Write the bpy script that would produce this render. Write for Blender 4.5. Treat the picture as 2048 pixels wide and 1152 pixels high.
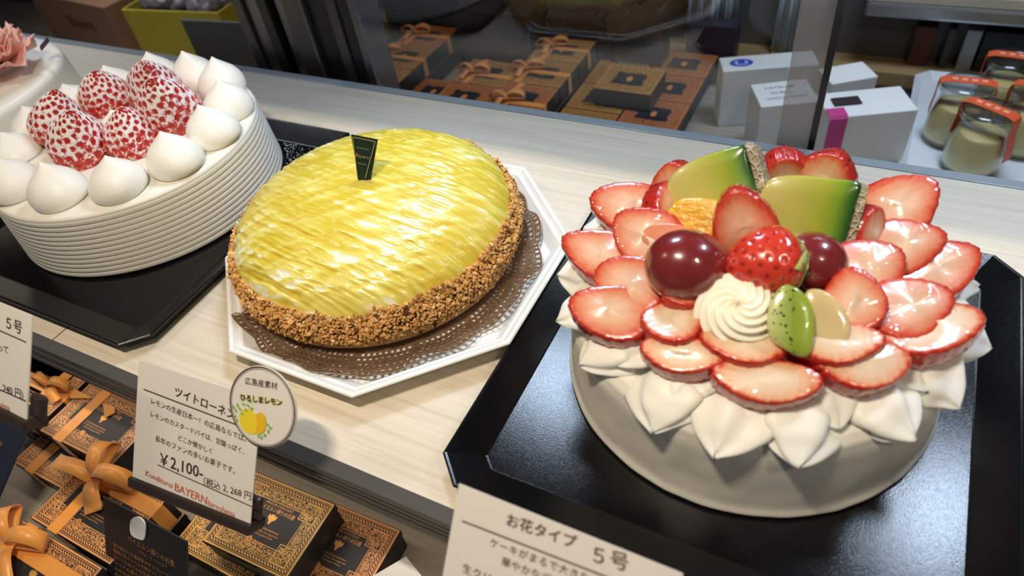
import bpy, math, random
import numpy as np
from mathutils import Vector, Matrix, noise
for o in list(bpy.data.objects): bpy.data.objects.remove(o)
S = bpy.context.scene; COL = S.collection
rnd = random.Random(7)
PI = math.pi

# ------------------------------------------------------------------ camera
FPX, CX, CY, CAMZ = 1376.0, 1024.0, 576.0, 0.288
ROT = np.array([[0.88938, 0.23573, -0.39174], [0.44063, -0.67058, 0.59682], [-0.12201, -0.70339, -0.70025]])
cd = bpy.data.cameras.new('camera'); cam = bpy.data.objects.new('camera', cd); COL.objects.link(cam)
cd.sensor_width = 36.0; cd.lens = FPX / 2048 * 36; cd.clip_start = 0.005; cd.clip_end = 50
M = Matrix.Identity(4)
for i in range(3):
    M[i][0] = ROT[i][0]; M[i][1] = -ROT[i][1]; M[i][2] = -ROT[i][2]
M[2][3] = CAMZ
cam.matrix_world = M
cd.dof.use_dof = True; cd.dof.focus_distance = 0.40; cd.dof.aperture_fstop = 9.0
S.camera = cam
S.view_settings.view_transform = 'Standard'; S.view_settings.look = 'None'
S.view_settings.gamma = 1.0; S.view_settings.use_curve_mapping = False
S.view_settings.exposure = -0.15
S.cycles.max_bounces = 8; S.cycles.transparent_max_bounces = 12; S.cycles.sample_clamp_indirect = 6
S.cycles.caustics_reflective = False; S.cycles.caustics_refractive = False
S.cycles.use_denoising = True

# ------------------------------------------------------------------ light
W = bpy.data.worlds.new('world'); S.world = W; W.use_nodes = True
W.node_tree.nodes['Background'].inputs[0].default_value = (0.80, 0.90, 1.0, 1)
W.node_tree.nodes['Background'].inputs[1].default_value = 0.085

def area(name, loc, rot, sx, sy, power, col, spread=180):
    l = bpy.data.lights.new(name, 'AREA'); l.shape = 'RECTANGLE'; l.size = sx; l.size_y = sy
    l.energy = power; l.color = col; l.spread = math.radians(spread)
    o = bpy.data.objects.new(name, l); COL.objects.link(o); o.location = loc; o.rotation_euler = rot
    return o
# the case's own lamps: warm strip above the front edge, cool panels behind for the tray reflections; the fills are added
for lx, lp_ in ((-.14, 3.2), (-.62, .9), (.34, .9)):
    area('warm_case_lamp', (lx, 0.02, 0.60), (math.radians(10), 0, 0), 0.10, 0.014, lp_, (1.0, 0.86, 0.66))
area('cool_panel_lamp', (-0.262, 0.462, 0.40), (math.radians(-24), 0, 0), 0.115, 0.095, 0.85, (0.66, 0.80, 1.0), 110)
area('cool_left_fill', (-0.80, 0.462, 0.40), (math.radians(-24), 0, 0), 0.20, 0.08, 0.42, (0.80, 0.88, 1.0), 110)  # added fill, brightens the left end of the shelf's back strip
area('cool_side_lamp', (0.160, 0.440, 0.40), (math.radians(-24), 0, 0), 0.056, 0.095, 0.55, (0.66, 0.80, 1.0), 110)
area('counter_fill', (0.06, 0.70, 0.40), (0, 0, 0), 0.20, 0.10, 1.0, (0.72, 0.86, 1.0), 120)  # added fill in place of daylight on the cartons and jars
area('back_row_fill', (-0.42, 0.66, 0.30), (0, 0, 0), 0.30, 0.03, 0.20, (1.0, 0.74, 0.48), 120)  # added warm fill to bring out the back-row lids
area('left_counter_fill', (-1.02, 0.60, 0.30), (0, 0, 0), 0.20, 0.06, 0.32, (1.0, 0.93, 0.85), 120)  # added fill to lift the yellow and brown boxes
area('under_shelf_fill', (-0.40, 0.125, -0.024), (math.radians(-25), 0, 0), 0.90, 0.008, 0.30, (1.0, 0.85, 0.66))  # added warm fill for the boxes on the lower deck

# ------------------------------------------------------------------ helpers
def at(px, py, z):
    v = ROT @ np.array([px - CX, py - CY, FPX]); t = (z - CAMZ) / v[2]
    return np.array([0, 0, CAMZ]) + t * v
def onplane(px, py, p, n):
    v = ROT @ np.array([px - CX, py - CY, FPX]); c = np.array([0, 0, CAMZ])
    return c + v * (((np.array(p) - c) @ n) / (v @ n))
def unit(v):
    v = np.array(v, float); return v / np.linalg.norm(v)

def link(o, parent=None):
    COL.objects.link(o)
    if parent: o.parent = parent
    return o
def tag(o, label=None, cat=None, group=None, kind=None):
    if label: o['label'] = label
    if cat: o['category'] = cat
    if group: o['group'] = group
    if kind: o['kind'] = kind
    return o
def thing(name, label, cat, loc=(0, 0, 0), rotz=0, group=None):
    o = bpy.data.objects.new(name, None); o.empty_display_size = 0.01
    link(o); o.location = loc; o.rotation_euler = (0, 0, rotz)
    return tag(o, label, cat, group)
def mesh(name, V, F, m, parent=None, smooth=True, attrs=None, fm=None, loc=None, bevel=0):
    me = bpy.data.meshes.new(name)
    me.from_pydata([tuple(map(float, v)) for v in V], [], [tuple(int(i) for i in f) for f in F])
    for mm in (m if isinstance(m, (list, tuple)) else [m]): me.materials.append(mm)
    if fm is not None: me.polygons.foreach_set('material_index', np.array(fm, dtype=np.int32))
    me.polygons.foreach_set('use_smooth', [smooth] * len(me.polygons))
    for k, a in (attrs or {}).items():
        at_ = me.attributes.new(k, 'FLOAT', 'POINT'); at_.data.foreach_set('value', np.array(a, dtype=np.float32))
    me.update()
    o = bpy.data.objects.new(name, me)
    if loc is not None: o.location = loc
    link(o, parent)
    if bevel:
        b = o.modifiers.new('bevel', 'BEVEL'); b.width = bevel; b.segments = 2; b.limit_method = 'ANGLE'
    return o
class MB:
    """collects shapes of ONE mesh"""
    def __init__(s): s.V = []; s.F = []; s.A = []; s.FM = []
    def add(s, V, F, a=0.0, mi=0):
        n = len(s.V); s.V += [tuple(v) for v in V]; s.F += [tuple(i + n for i in f) for f in F]
        s.A += [a] * len(V) if np.isscalar(a) else list(a); s.FM += [mi] * len(F); return s
    def box(s, x0, x1, y0, y1, z0, z1, a=0.0, mi=0):
        V = [(x, y, z) for z in (z0, z1) for y in (y0, y1) for x in (x0, x1)]
        return s.add(V, [(0, 2, 3, 1), (4, 5, 7, 6), (0, 1, 5, 4), (2, 6, 7, 3), (0, 4, 6, 2), (1, 3, 7, 5)], a, mi)
    def build(s, name, m, parent=None, smooth=False, attr=None, **k):
        return mesh(name, s.V, s.F, m, parent, smooth, {attr: s.A} if attr else None, s.FM if isinstance(m, (list, tuple)) else None, **k)
def lathe(prof, n=96, cap=True, fn=None):
    """prof [(r,z)] from bottom to top -> V,F"""
    V = []; F = []
    for i, (r, z) in enumerate(prof):
        for j in range(n):
            a = 2 * PI * j / n; p = (r * math.cos(a), r * math.sin(a), z)
            V.append(fn(p, i, j, a) if fn else p)
    for i in range(len(prof) - 1):
        for j in range(n):
            k = (j + 1) % n; F.append((i * n + j, i * n + k, (i + 1) * n + k, (i + 1) * n + j))
    if cap:
        F.append(tuple(range(n - 1, -1, -1))); q = (len(prof) - 1) * n; F.append(tuple(range(q, q + n)))
    return V, F
def frame(loc, x, n):
    """matrix with +x along x and +z along n"""
    x = unit(x); n = np.array(n, float); n = unit(n - (n @ x) * x); y = np.cross(n, x)
    Mx = Matrix.Identity(4)
    for i in range(3): Mx[i][0] = x[i]; Mx[i][1] = y[i]; Mx[i][2] = n[i]; Mx[i][3] = loc[i]
    return Mx
def prism(outline, thick, dirn, bev=0.0):
    """outline: 3d points (front face, counter-clockwise from outside); thick along dirn; softened rim"""
    P = np.array(outline, float); n = len(P); d = unit(dirn); c = P.mean(0)
    layers = []
    for t, s in [(0, 1 - bev), (bev * .35, 1 - bev * .35), (bev * .9, 1.0), (1 - bev * .9, 1.0), (1 - bev * .35, 1 - bev * .35), (1, 1 - bev)]:
        layers.append(c + (P - c) * s + d * thick * t)
    inner = c + (P - c) * .5
    V = np.concatenate([[c], inner] + layers); F = []
    for j in range(n):
        k = (j + 1) % n; F.append((0, 1 + j, 1 + k)); F.append((1 + j, 1 + n + j, 1 + n + k, 1 + k))
        for l in range(5):
            a = 1 + n + l * n; F.append((a + j, a + n + j, a + n + k, a + k))
    a = 1 + n + 5 * n; F.append(tuple(range(a, a + n)))
    return V, F
def smooth_outline(pts, per=6):
    """closed Catmull-Rom"""
    P = [np.array(p, float) for p in pts]; n = len(P); out = []
    for i in range(n):
        a, b, c, d = P[i - 1], P[i], P[(i + 1) % n], P[(i + 2) % n]
        for k in range(per):
            t = k / per
            out.append(.5 * (2 * b + (c - a) * t + (2 * a - 5 * b + 4 * c - d) * t * t + (3 * b - a - 3 * c + d) * t ** 3))
    return out

# ------------------------------------------------------------------ materials
class NT:
    def __init__(s, name):
        s.m = bpy.data.materials.new(name); s.m.use_nodes = True; s.t = s.m.node_tree; s.b = s.t.nodes['Principled BSDF']
        s.out = s.t.nodes['Material Output']
    def n(s, t, **k):
        x = s.t.nodes.new(t)
        for a, v in k.items():
            if hasattr(x, a): setattr(x, a, v)
        return x
    def L(s, a, b): s.t.links.new(a, b)
    def inp(s, sock, v):
        if hasattr(v, 'is_linked') or isinstance(v, bpy.types.NodeSocket): s.L(v, sock)
        else: sock.default_value = v
    def math(s, op, a, b=0.0, c=None, clamp=False):
        x = s.n('ShaderNodeMath', operation=op); x.use_clamp = clamp
        s.inp(x.inputs[0], a); s.inp(x.inputs[1], b)
        if c is not None: s.inp(x.inputs[2], c)
        return x.outputs[0]
    def mix(s, f, a, b, blend='MIX'):
        x = s.n('ShaderNodeMix', data_type='RGBA', blend_type=blend)
        s.inp(x.inputs[0], f)
        for i, v in ((6, a), (7, b)):
            if isinstance(v, tuple) and len(v) == 3: v = v + (1,)
            s.inp(x.inputs[i], v)
        return x.outputs[2]
    def coord(s, kind='Object', scale=(1, 1, 1), rot=(0, 0, 0), loc=(0, 0, 0)):
        tc = s.n('ShaderNodeTexCoord'); mp = s.n('ShaderNodeMapping')
        mp.inputs['Scale'].default_value = scale; mp.inputs['Rotation'].default_value = rot; mp.inputs['Location'].default_value = loc
        s.L(tc.outputs[kind], mp.inputs[0]); return mp.outputs[0]
    def noise(s, vec, scale=5, detail=3, rough=.5, dist=0):
        x = s.n('ShaderNodeTexNoise'); s.L(vec, x.inputs['Vector']); x.inputs['Scale'].default_value = scale
        x.inputs['Detail'].default_value = detail; x.inputs['Roughness'].default_value = rough; x.inputs['Distortion'].default_value = dist
        return x.outputs['Fac']
    def voro(s, vec, scale, feature='F1', out='Distance', rand=1.0):
        x = s.n('ShaderNodeTexVoronoi', feature=feature); s.L(vec, x.inputs['Vector']); x.inputs['Scale'].default_value = scale
        x.inputs['Randomness'].default_value = rand
        return x.outputs[out]
    def ramp(s, f, stops):
        x = s.n('ShaderNodeValToRGB'); cr = x.color_ramp
        while len(cr.elements) < len(stops): cr.elements.new(0.5)
        for e, (p, c) in zip(cr.elements, stops): e.position = p; e.color = tuple(c) + (1,) if len(c) == 3 else c
        s.inp(x.inputs[0], f); return x.outputs[0]
    def attr(s, name):
        x = s.n('ShaderNodeAttribute'); x.attribute_name = name; return x.outputs['Fac']
    def bump(s, h, strength=.3, dist=.001):
        x = s.n('ShaderNodeBump'); x.inputs['Strength'].default_value = strength; x.inputs['Distance'].default_value = dist
        s.L(h, x.inputs['Height']); s.L(x.outputs[0], s.b.inputs['Normal']); return x
    def set(s, **k):
        names = dict(col='Base Color', rough='Roughness', metal='Metallic', coat='Coat Weight', coatr='Coat Roughness', sss='Subsurface Weight',
                     sssr='Subsurface Radius', ssss='Subsurface Scale', trans='Transmission Weight', ior='IOR', spec='Specular IOR Level', alpha='Alpha',
                     sheen='Sheen Weight', emis='Emission Color', emiss='Emission Strength')
        for a, v in k.items():
            i = s.b.inputs[names[a]]
            if isinstance(v, tuple) and len(v) == 3 and i.type == 'RGBA': v = v + (1,)
            s.inp(i, v)
        return s
def pm(name, col, rough=.5, **k): return NT(name).set(col=col, rough=rough, **k).m

def wood(name, base, dark, scale, sx=4, sy=70):
    t = NT(name); v = t.coord('Object', (sx, sy, sx)); a = t.noise(v, scale, 5, .62, .4)
    v2 = t.coord('Object', (sx * 1.5, sy * 5, sx)); b = t.noise(v2, scale, 3, .6)
    v3 = t.coord('Object', (1.2, 7, 1)); c = t.noise(v3, 1.6, 2, .5)
    f = t.math('ADD', t.math('MULTIPLY', a, .45), t.math('MULTIPLY', b, .55))
    col = t.ramp(f, [(.30, dark), (.5, base), (.72, tuple(min(1, x * 1.12) for x in base))])
    col = t.mix(t.math('MULTIPLY', c, .35), col, tuple(x * .86 for x in base), 'MIX')
    t.set(col=col, rough=.5); t.bump(f, .08, .0004); return t.m
MAT = {}
MAT['wood'] = wood('pale_ash_laminate', (.70, .62, .50), (.52, .43, .32), 1.0)
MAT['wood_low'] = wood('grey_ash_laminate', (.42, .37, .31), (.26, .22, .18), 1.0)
def cream_mat(name, col, sheen=.42):
    t = NT(name); v = t.coord(); h = t.noise(v, 160, 3, .5)
    t.set(col=col, rough=sheen, sss=.25, sssr=(.010, .007, .004), ssss=.35, spec=.35); t.bump(h, .10, .0006); return t.m
MAT['cream'] = cream_mat('whipped_cream', (.88, .86, .80))
MAT['cream_side'] = cream_mat('shaded_side_cream', (.79, .76, .69), .5)  # same cream, colour darkened to deepen the shade on the cake sides
MAT['meringue'] = cream_mat('ivory_buttercream', (.90, .85, .72), .45)
def tray_mat():
    t = NT('black_lacquer'); v = t.coord(); h = t.noise(v, 1900, 2, .5)
    t.set(col=(.004, .004, .005), rough=.16, spec=.38); t.bump(h, .19, .0003); return t.m
MAT['tray'] = tray_mat()
MAT['white_plastic'] = pm('white_moulded_plate', (.82, .82, .80), .35)
MAT['metal'] = pm('brushed_steel', (.42, .43, .45), .32, metal=.9)
MAT['dark_metal'] = pm('dark_anodised_metal', (.05, .05, .052), .38, metal=.6)
MAT['rail'] = pm('smoked_rail', (.085, .08, .076), .28, spec=.6)
MAT['edge_glass'] = pm('grey_glass_edge', (.30, .34, .37), .25)
MAT['card'] = pm('laminated_card', (.80, .76, .72), .35, coat=.3, coatr=.2)
MAT['ink'] = pm('brown_black_ink', (.045, .022, .018), .5)
MAT['ink_red'] = pm('brick_red_ink', (.62, .16, .10), .5)
MAT['holder'] = pm('dark_brown_plastic', (.035, .022, .018), .35)
MAT['navy'] = pm('navy_black_card', (.014, .015, .020), .42)
MAT['foil'] = pm('copper_foil', (.85, .42, .13), .35, metal=.3)
MAT['white_paper'] = pm('white_paper', (.82, .83, .85), .6)
MAT['white_carton'] = pm('white_carton', (.78, .79, .80), .5)
def ribbon_mat():
    t = NT('orange_satin'); v = t.coord('Object', (300, 300, 300)); h = t.noise(v, 5, 2)
    t.set(col=(.90, .38, .075), rough=.33, sheen=.4, spec=.5); t.bump(h, .12, .0003); return t.m
MAT['ribbon'] = ribbon_mat()
def box_mat(name, w, d, foil, dark, metal=.0, fine=1.0, plain=.62):
    """navy lid with an ornamental foil border drawn from the lid's own coordinates"""
    t = NT(name); v = t.coord('Object'); sx = t.n('ShaderNodeSeparateXYZ'); t.L(v, sx.inputs[0])
    ax = t.math('ABSOLUTE', sx.outputs[0]); ay = t.math('ABSOLUTE', sx.outputs[1])
    dx = t.math('SUBTRACT', w / 2, ax); dy = t.math('SUBTRACT', d / 2, ay); dd = t.math('MINIMUM', dx, dy); dm = t.math('MAXIMUM', dx, dy)
    band = lambda x, a, b: t.math('MULTIPLY', t.math('GREATER_THAN', x, a), t.math('LESS_THAN', x, b))
    AND = lambda a, b: t.math('MULTIPLY', a, b); OR = lambda a, b: t.math('MAXIMUM', a, b)
    ve = t.voro(v, 620 * fine, 'DISTANCE_TO_EDGE'); v1 = t.voro(v, 900 * fine, 'F1')
    nz = t.noise(v, 420 * fine, 2, .5, 1.5)
    scroll = OR(t.math('LESS_THAN', ve, .075), t.math('LESS_THAN', v1, .26))
    curl = band(nz, .47, .535)
    fil = OR(AND(scroll, t.math('GREATER_THAN', nz, .40)), curl)
    wv = t.n('ShaderNodeTexWave', wave_type='BANDS', bands_direction='DIAGONAL'); t.L(v, wv.inputs[0]); wv.inputs['Scale'].default_value = 260 * fine
    rope = t.math('GREATER_THAN', wv.outputs['Fac'], .35)
    k = d / .055
    g = OR(band(dd, .0006 * k, .0018 * k), OR(band(dd, .0024 * k, .0028 * k), AND(rope, band(dd, .0034 * k, .0050 * k))))
    g = OR(g, band(dd, .0055 * k, .0059 * k))
    g = OR(g, AND(fil, band(dd, .0063 * k, .0128 * k)))
    g = OR(g, band(dd, .0134 * k, .0139 * k))
    # framed corner panels
    inc = AND(band(dx, .0060 * k, .0185 * k), band(dy, .0060 * k, .0185 * k))
    ins = AND(band(dx, .0066 * k, .0179 * k), band(dy, .0066 * k, .0179 * k))
    ring = AND(inc, t.math('SUBTRACT', 1.0, ins))
    g = OR(g, ring); g = OR(g, AND(ins, AND(fil, t.math('LESS_THAN', dm, .0172 * k))))
    geo = t.n('ShaderNodeNewGeometry'); sn = t.n('ShaderNodeSeparateXYZ')
    tc = t.n('ShaderNodeTexCoord'); t.L(tc.outputs['Normal'], sn.inputs[0])
    g = AND(g, t.math('GREATER_THAN', sn.outputs[2], .6))
    t.set(col=t.mix(g, dark, foil), rough=t.math('SUBTRACT', .45, t.math('MULTIPLY', g, .12)), metal=t.math('MULTIPLY', g, metal)); return t.m
BW, BD, BH = .071, .055, .0235
MAT['box'] = box_mat('ornate_copper_on_navy', BW, BD, (.90, .40, .13), (.016, .017, .024))
MAT['box_gold'] = box_mat('ornate_gold_on_navy', BW, BD, (.92, .52, .14), (.016, .017, .024))
def old_box(name, foil):
    """back row lids: foil field all over with a dark central plaque"""
    t = NT(name); v = t.coord('Object'); sx = t.n('ShaderNodeSeparateXYZ'); t.L(v, sx.inputs[0])
    ax = t.math('ABSOLUTE', sx.outputs[0]); ay = t.math('ABSOLUTE', sx.outputs[1])
    e = t.math('MAXIMUM', t.math('DIVIDE', ax, .0185), t.math('DIVIDE', ay, .0135)); e = t.math('ADD', e, t.math('MULTIPLY', t.voro(v, 160), .25))
    plaque = t.math('LESS_THAN', e, 1.12)
    ve = t.voro(v, 430, 'DISTANCE_TO_EDGE'); fil = t.math('LESS_THAN', ve, .05)
    dd = t.math('MINIMUM', t.math('SUBTRACT', BW / 2, ax), t.math('SUBTRACT', .030, ay))
    line = t.math('MULTIPLY', t.math('GREATER_THAN', dd, .0022), t.math('LESS_THAN', dd, .0030))
    emb = t.math('LESS_THAN', t.math('ADD', t.math('MULTIPLY', ax, ax), t.math('MULTIPLY', ay, t.math('MULTIPLY', ay, .35))), .000012)
    dark = (.018, .018, .026); base = tuple(c * .72 for c in foil)
    c = t.mix(fil, base, dark); c = t.mix(line, c, foil); c = t.mix(plaque, c, dark); c = t.mix(emb, c, foil)
    tc = t.n('ShaderNodeTexCoord'); sn = t.n('ShaderNodeSeparateXYZ'); t.L(tc.outputs['Normal'], sn.inputs[0])
    up = t.math('GREATER_THAN', sn.outputs[2], .6)
    t.set(col=t.mix(up, dark, c), rough=.42, metal=.0); return t.m
MAT['back_gold'] = old_box('gilt_lid', (.74, .37, .08)); MAT['back_copper'] = old_box('copper_lid', (.80, .27, .08))

# ------------------------------------------------------------------ setting
LOWZ = -.17
shelf = thing('display_shelf', 'pale wood-grain display shelf carrying the three cakes', 'shelf', (-.45, .27, 0))
MB().box(-1.2, .75, -.162, .155, -.020, 0).build('shelf_board', MAT['wood'], shelf)
mb = MB().box(-1.2, .75, -.170, -.1622, -.0225, .0012)
for z in (-.006, -.0085, -.016): mb.box(-1.2, .75, -.1708, -.1698, z - .0006, z + .0006)
mb.build('front_rail', MAT['rail'], shelf, bevel=.0006)
MB().box(-1.2, .75, .1552, .1635, -.0200, .0006).build('back_glass_edge', MAT['edge_glass'], shelf, bevel=.0005)
seam = NT('dark_seam').set(col=(.10, .07, .05), rough=.8).m
mesh('board_joint', [(.035, -.162, .0002), (.0357, -.162, .0002), (.0357, -.05, .0002), (.035, -.05, .0002)], [(0, 1, 2, 3)], seam, shelf)

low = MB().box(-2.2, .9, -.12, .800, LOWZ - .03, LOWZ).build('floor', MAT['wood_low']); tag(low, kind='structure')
strip = MB().box(-2.2, .9, .801, .828, LOWZ - .03, LOWZ + .002).build('trim_1', MAT['metal']); tag(strip, kind='structure')
gap = MB().box(-2.2, .9, .829, .868, LOWZ - .04, LOWZ - .012).build('trim_2', MAT['dark_metal']); tag(gap, kind='structure')
ledge_m = wood('honey_wood_ledge', (.40, .27, .13), (.25, .16, .08), 1.0)
led = MB().box(-2.2, .9, .869, .909, LOWZ - .03, LOWZ + .004).build('trim_3', ledge_m); tag(led, kind='structure')
def panel_mat():
    t = NT('grey_counter_front'); v = t.coord(); n_ = t.noise(v, 6, 3)
    t.set(col=t.mix(n_, (.085, .078, .075), (.15, .14, .14)), rough=.5); return t.m
wb = MB().box(-2.2, .9, .910, .950, LOWZ - .03, .55).build('wall_back', panel_mat()); tag(wb, kind='structure')
wl = MB().box(-2.21, -2.19, -.12, .955, LOWZ - .03, .55).build('wall_left', MAT['dark_metal']); tag(wl, kind='structure')
rail = thing('counter_rail', 'horizontal steel rail across the back counter at top right', 'rail', (.35, .885, -.0985))
MB().box(-.375, .53, -.02, .02, 0, .0180).build('rail_bar', MAT['metal'], rail, bevel=.004)
MB().box(-.375, .53, -.018, .024, .0182, .028).build('cap_strip', pm('cream_cap', (.50, .46, .36), .5), rail)
def panel(name, x0, x1, z0, z1, m, label, cat, y=.893, th=.014):
    o = MB().box(x0, x1, y, y + th, z0, z1).build(name, m, bevel=.001); return tag(o, label, cat)
panel('brown_folder', .034, .056, LOWZ + .004, -.117, pm('dark_rust_card', (.10, .025, .015), .6), 'narrow dark rust-brown folder standing against the back counter under the rail', 'folder')
panel('pale_folder', .086, .101, LOWZ + .004, -.117, pm('pale_grey_card', (.36, .40, .42), .6), 'narrow pale grey folder standing beside the blackboard under the rail', 'folder')
panel('grey_folder', .068, .076, LOWZ + .004, -.117, pm('slate_card', (.05, .055, .055), .6), 'thin slate-dark folder left of the narrow pale grey one', 'folder')
panel('blackboard', .104, .60, LOWZ + .004, -.117, pm('matt_black_panel', (.012, .013, .016), .6), 'matt blackboard behind the pudding jars under the steel rail', 'board')

ush = MB().box(-1.4, .085, .184, .362, .322, .338).build('trim_4', MAT['dark_metal']); tag(ush, kind='structure')
top = MB().box(-2.2, .9, -.10, .99, .66, .68).build('ceiling', pm('case_top', (.07, .065, .07), .6)); tag(top, kind='structure')

# sliding glass door with its stiles behind the shelf
door = thing('door_1', None, None, (-.47, .45, LOWZ)); tag(door, kind='structure')
st = [(-.552, -.540, .000, MAT['rail']), (-.5385, -.522, .004, MAT['metal']), (-.520, -.508, .000, MAT['dark_metal']), (-.503, -.489, .006, MAT['metal']),
      (-.488, -.466, .000, MAT['rail']), (-.4655, -.4625, -.002, MAT['metal']), (-.462, -.438, .004, MAT['dark_metal']), (-.437, -.426, .000, MAT['rail']),
      (-.425, -.412, .002, MAT['dark_metal']), (-.411, -.402, -.001, MAT['metal'])]
dark2 = pm('blackened_stile', (.03, .03, .032), .4, metal=.5)
for x0, x1, dy, m in st:
    MB().box(x0 + .47, x1 + .47, dy, dy + .03, 0, .62).build('stile', m if m is not MAT['metal'] else pm('dull_steel', (.20, .20, .205), .35, metal=.8), door, bevel=.001)
def glass_mat(name, tint, mixf, rough=.0):
    t = NT(name); t.t.nodes.remove(t.b)
    tr = t.n('ShaderNodeBsdfTransparent'); tr.inputs[0].default_value = tint + (1,)
    gl = t.n('ShaderNodeBsdfGlossy'); gl.inputs['Roughness'].default_value = rough; gl.inputs[0].default_value = (.9, .95, 1, 1)
    lw = t.n('ShaderNodeLayerWeight'); lw.inputs[0].default_value = .5
    fr = t.math('MULTIPLY_ADD', t.math('POWER', lw.outputs['Facing'], 4.0), .75, .045)
    mx = t.n('ShaderNodeMixShader'); t.L(t.math('MULTIPLY', fr, mixf), mx.inputs[0])
    t.L(tr.outputs[0], mx.inputs[1]); t.L(gl.outputs[0], mx.inputs[2]); t.L(mx.outputs[0], t.out.inputs[0]); return t.m
MAT['glass'] = glass_mat('clear_pane', (.93, .95, .96), .8)
def frost_mat():
    t = NT('hazy_pane_edge'); t.t.nodes.remove(t.b)
    tr = t.n('ShaderNodeBsdfTransparent'); tr.inputs[0].default_value = (.80, .80, .82, 1)
    d = t.n('ShaderNodeBsdfDiffuse'); d.inputs[0].default_value = (.62, .58, .58, 1)
    mx = t.n('ShaderNodeMixShader'); mx.inputs[0].default_value = .40
    t.L(tr.outputs[0], mx.inputs[1]); t.L(d.outputs[0], mx.inputs[2]); t.L(mx.outputs[0], t.out.inputs[0]); return t.m
win = thing('window_1', None, None, (-.21, .440, -.02)); tag(win, kind='structure')
MB().box(-.185, .1615, 0, .004, 0, .60).build('pane', MAT['glass'], win)
MB().box(.1618, .1822, 0, .004, 0, .60).build('hazy_margin', frost_mat(), win)
MB().box(.1825, .1865, -.001, .005, 0, .60).build('black_edge_seal', pm('black_seal', (.012, .010, .010), .3), win)

# ------------------------------------------------------------------ trays and plate
def octo(cx, cy, hx, hy, ch):
    return [(cx - hx + ch, cy - hy), (cx + hx - ch, cy - hy), (cx + hx, cy - hy + ch), (cx + hx, cy + hy - ch), (cx + hx - ch, cy + hy), (cx - hx + ch, cy + hy), (cx - hx, cy + hy - ch), (cx - hx, cy - hy + ch)]
def rings(levels):
    V = []; F = []
    for pts, z in levels: V += [(x, y, z) for x, y in pts]
    n = len(levels[0][0])
    for i in range(len(levels) - 1):
        for j in range(n):
            k = (j + 1) % n; F.append((i * n + j, i * n + k, i * n + n + k, i * n + n + j))
    F.append(tuple(range(n - 1, -1, -1))); q = (len(levels) - 1) * n; F.append(tuple(range(q, q + n)))
    return V, F
def tray(label, cx, cy, hx, hy):
    r = lambda d, ch: octo(0, 0, hx - d, hy - d, ch)
    V, F = rings([(r(.006, .0115), 0.0004), (r(.001, .0130), .0085), (r(0, .0132), .0092), (r(0, .0132), .0098), (r(.0008, .0130), .0102), (r(.0016, .0127), .0100), (r(.0170, .0060), .0034), (r(.0178, .0057), .0032)])
    return tag(mesh('cake_tray', V, F, MAT['tray'], None, False, loc=(cx, cy, 0)), label, 'tray', None)
T1 = tray('glossy black cut-corner tray under the white strawberry cake at left', -.4585, .2330, .1160, .1165)
T3 = tray('glossy black cut-corner tray under the fruit-topped cake at right', -.0215, .2305, .1165, .1165)
def oct_reg(h):
    s = h * math.tan(PI / 8); return octo(0, 0, h, h, h - s)
PLX, PLY = -.2405, .2400
plate = mesh('octagonal_plate', *rings([(oct_reg(.088), .0004), (oct_reg(.099), .0100), (oct_reg(.1030), .0112), (oct_reg(.1040), .0118), (oct_reg(.1038), .0128), (oct_reg(.1026), .0134), (oct_reg(.1012), .0132), (oct_reg(.1000), .0120),
      (oct_reg(.0985), .0110), (oct_reg(.0965), .0106), (oct_reg(.0955), .0094), (oct_reg(.0905), .0040), (oct_reg(.0890), .0036)]), MAT['white_plastic'], None, False, loc=(PLX, PLY, 0))
b = plate.modifiers.new('bevel', 'BEVEL'); b.width = .0006; b.segments = 2; b.limit_method = 'ANGLE'
tag(plate, 'white moulded octagonal plate under the yellow lemon pie', 'plate')

# ------------------------------------------------------------------ doily
def doily():
    t = NT('bronze_foil_paper'); v = t.coord(); n_ = t.noise(v, 300, 3)
    t.set(col=t.mix(n_, (.38, .23, .13), (.56, .38, .24)), rough=.24, metal=.75); t.bump(n_, .35, .0008)
    m = MB(); R1, R2 = .074, .0955; NC = 150; NR = 6
    def P(i, j):
        a = 2 * PI * j / NC; u = i / NR
        sc = 1 + (.042 * abs(math.sin(a * 8)) - .012 + .012 * math.sin(a * 5 + 1) * u + .007 * abs(math.sin(a * 75))) * u * u
        r = (R1 + (R2 - R1) * u) * sc
        z = .0042 + max(0, r - .082) * .38 + .0022 * u * u * math.sin(a * 9 + 2) + .0012 * u * math.sin(a * 23)
        return np.array([r * math.cos(a), r * math.sin(a), z])
    V = []; F = []
    for i in range(NR):
        off = .5 * (i % 2)
        for j in range(NC):
            q = [P(i, j + off), P(i, j + 1 + off), P(i + 1, j + 1 + off), P(i + 1, j + off)]; c = sum(q) / 4
            k = (.52 if i > 0 else .3) if (j % 10 not in (0,) or i > 3) else .2
            h = [c + (p - c) * k for p in q]; n0 = len(V); V += q + h
            for e in range(4): F.append((n0 + e, n0 + (e + 1) % 4, n0 + 4 + (e + 1) % 4, n0 + 4 + e))
    n0 = len(V)
    for j in range(NC): V.append(P(0, j))
    F.append(tuple(range(n0, n0 + NC)))
    o = mesh('paper_doily', V, F, t.m, None, False, loc=(-.2455, .2400, 0))
    so = o.modifiers.new('solid', 'SOLIDIFY'); so.thickness = .0004
    return tag(o, 'bronze foil lace doily with cut-outs between the lemon pie and its plate', 'doily')
doily()

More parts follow.
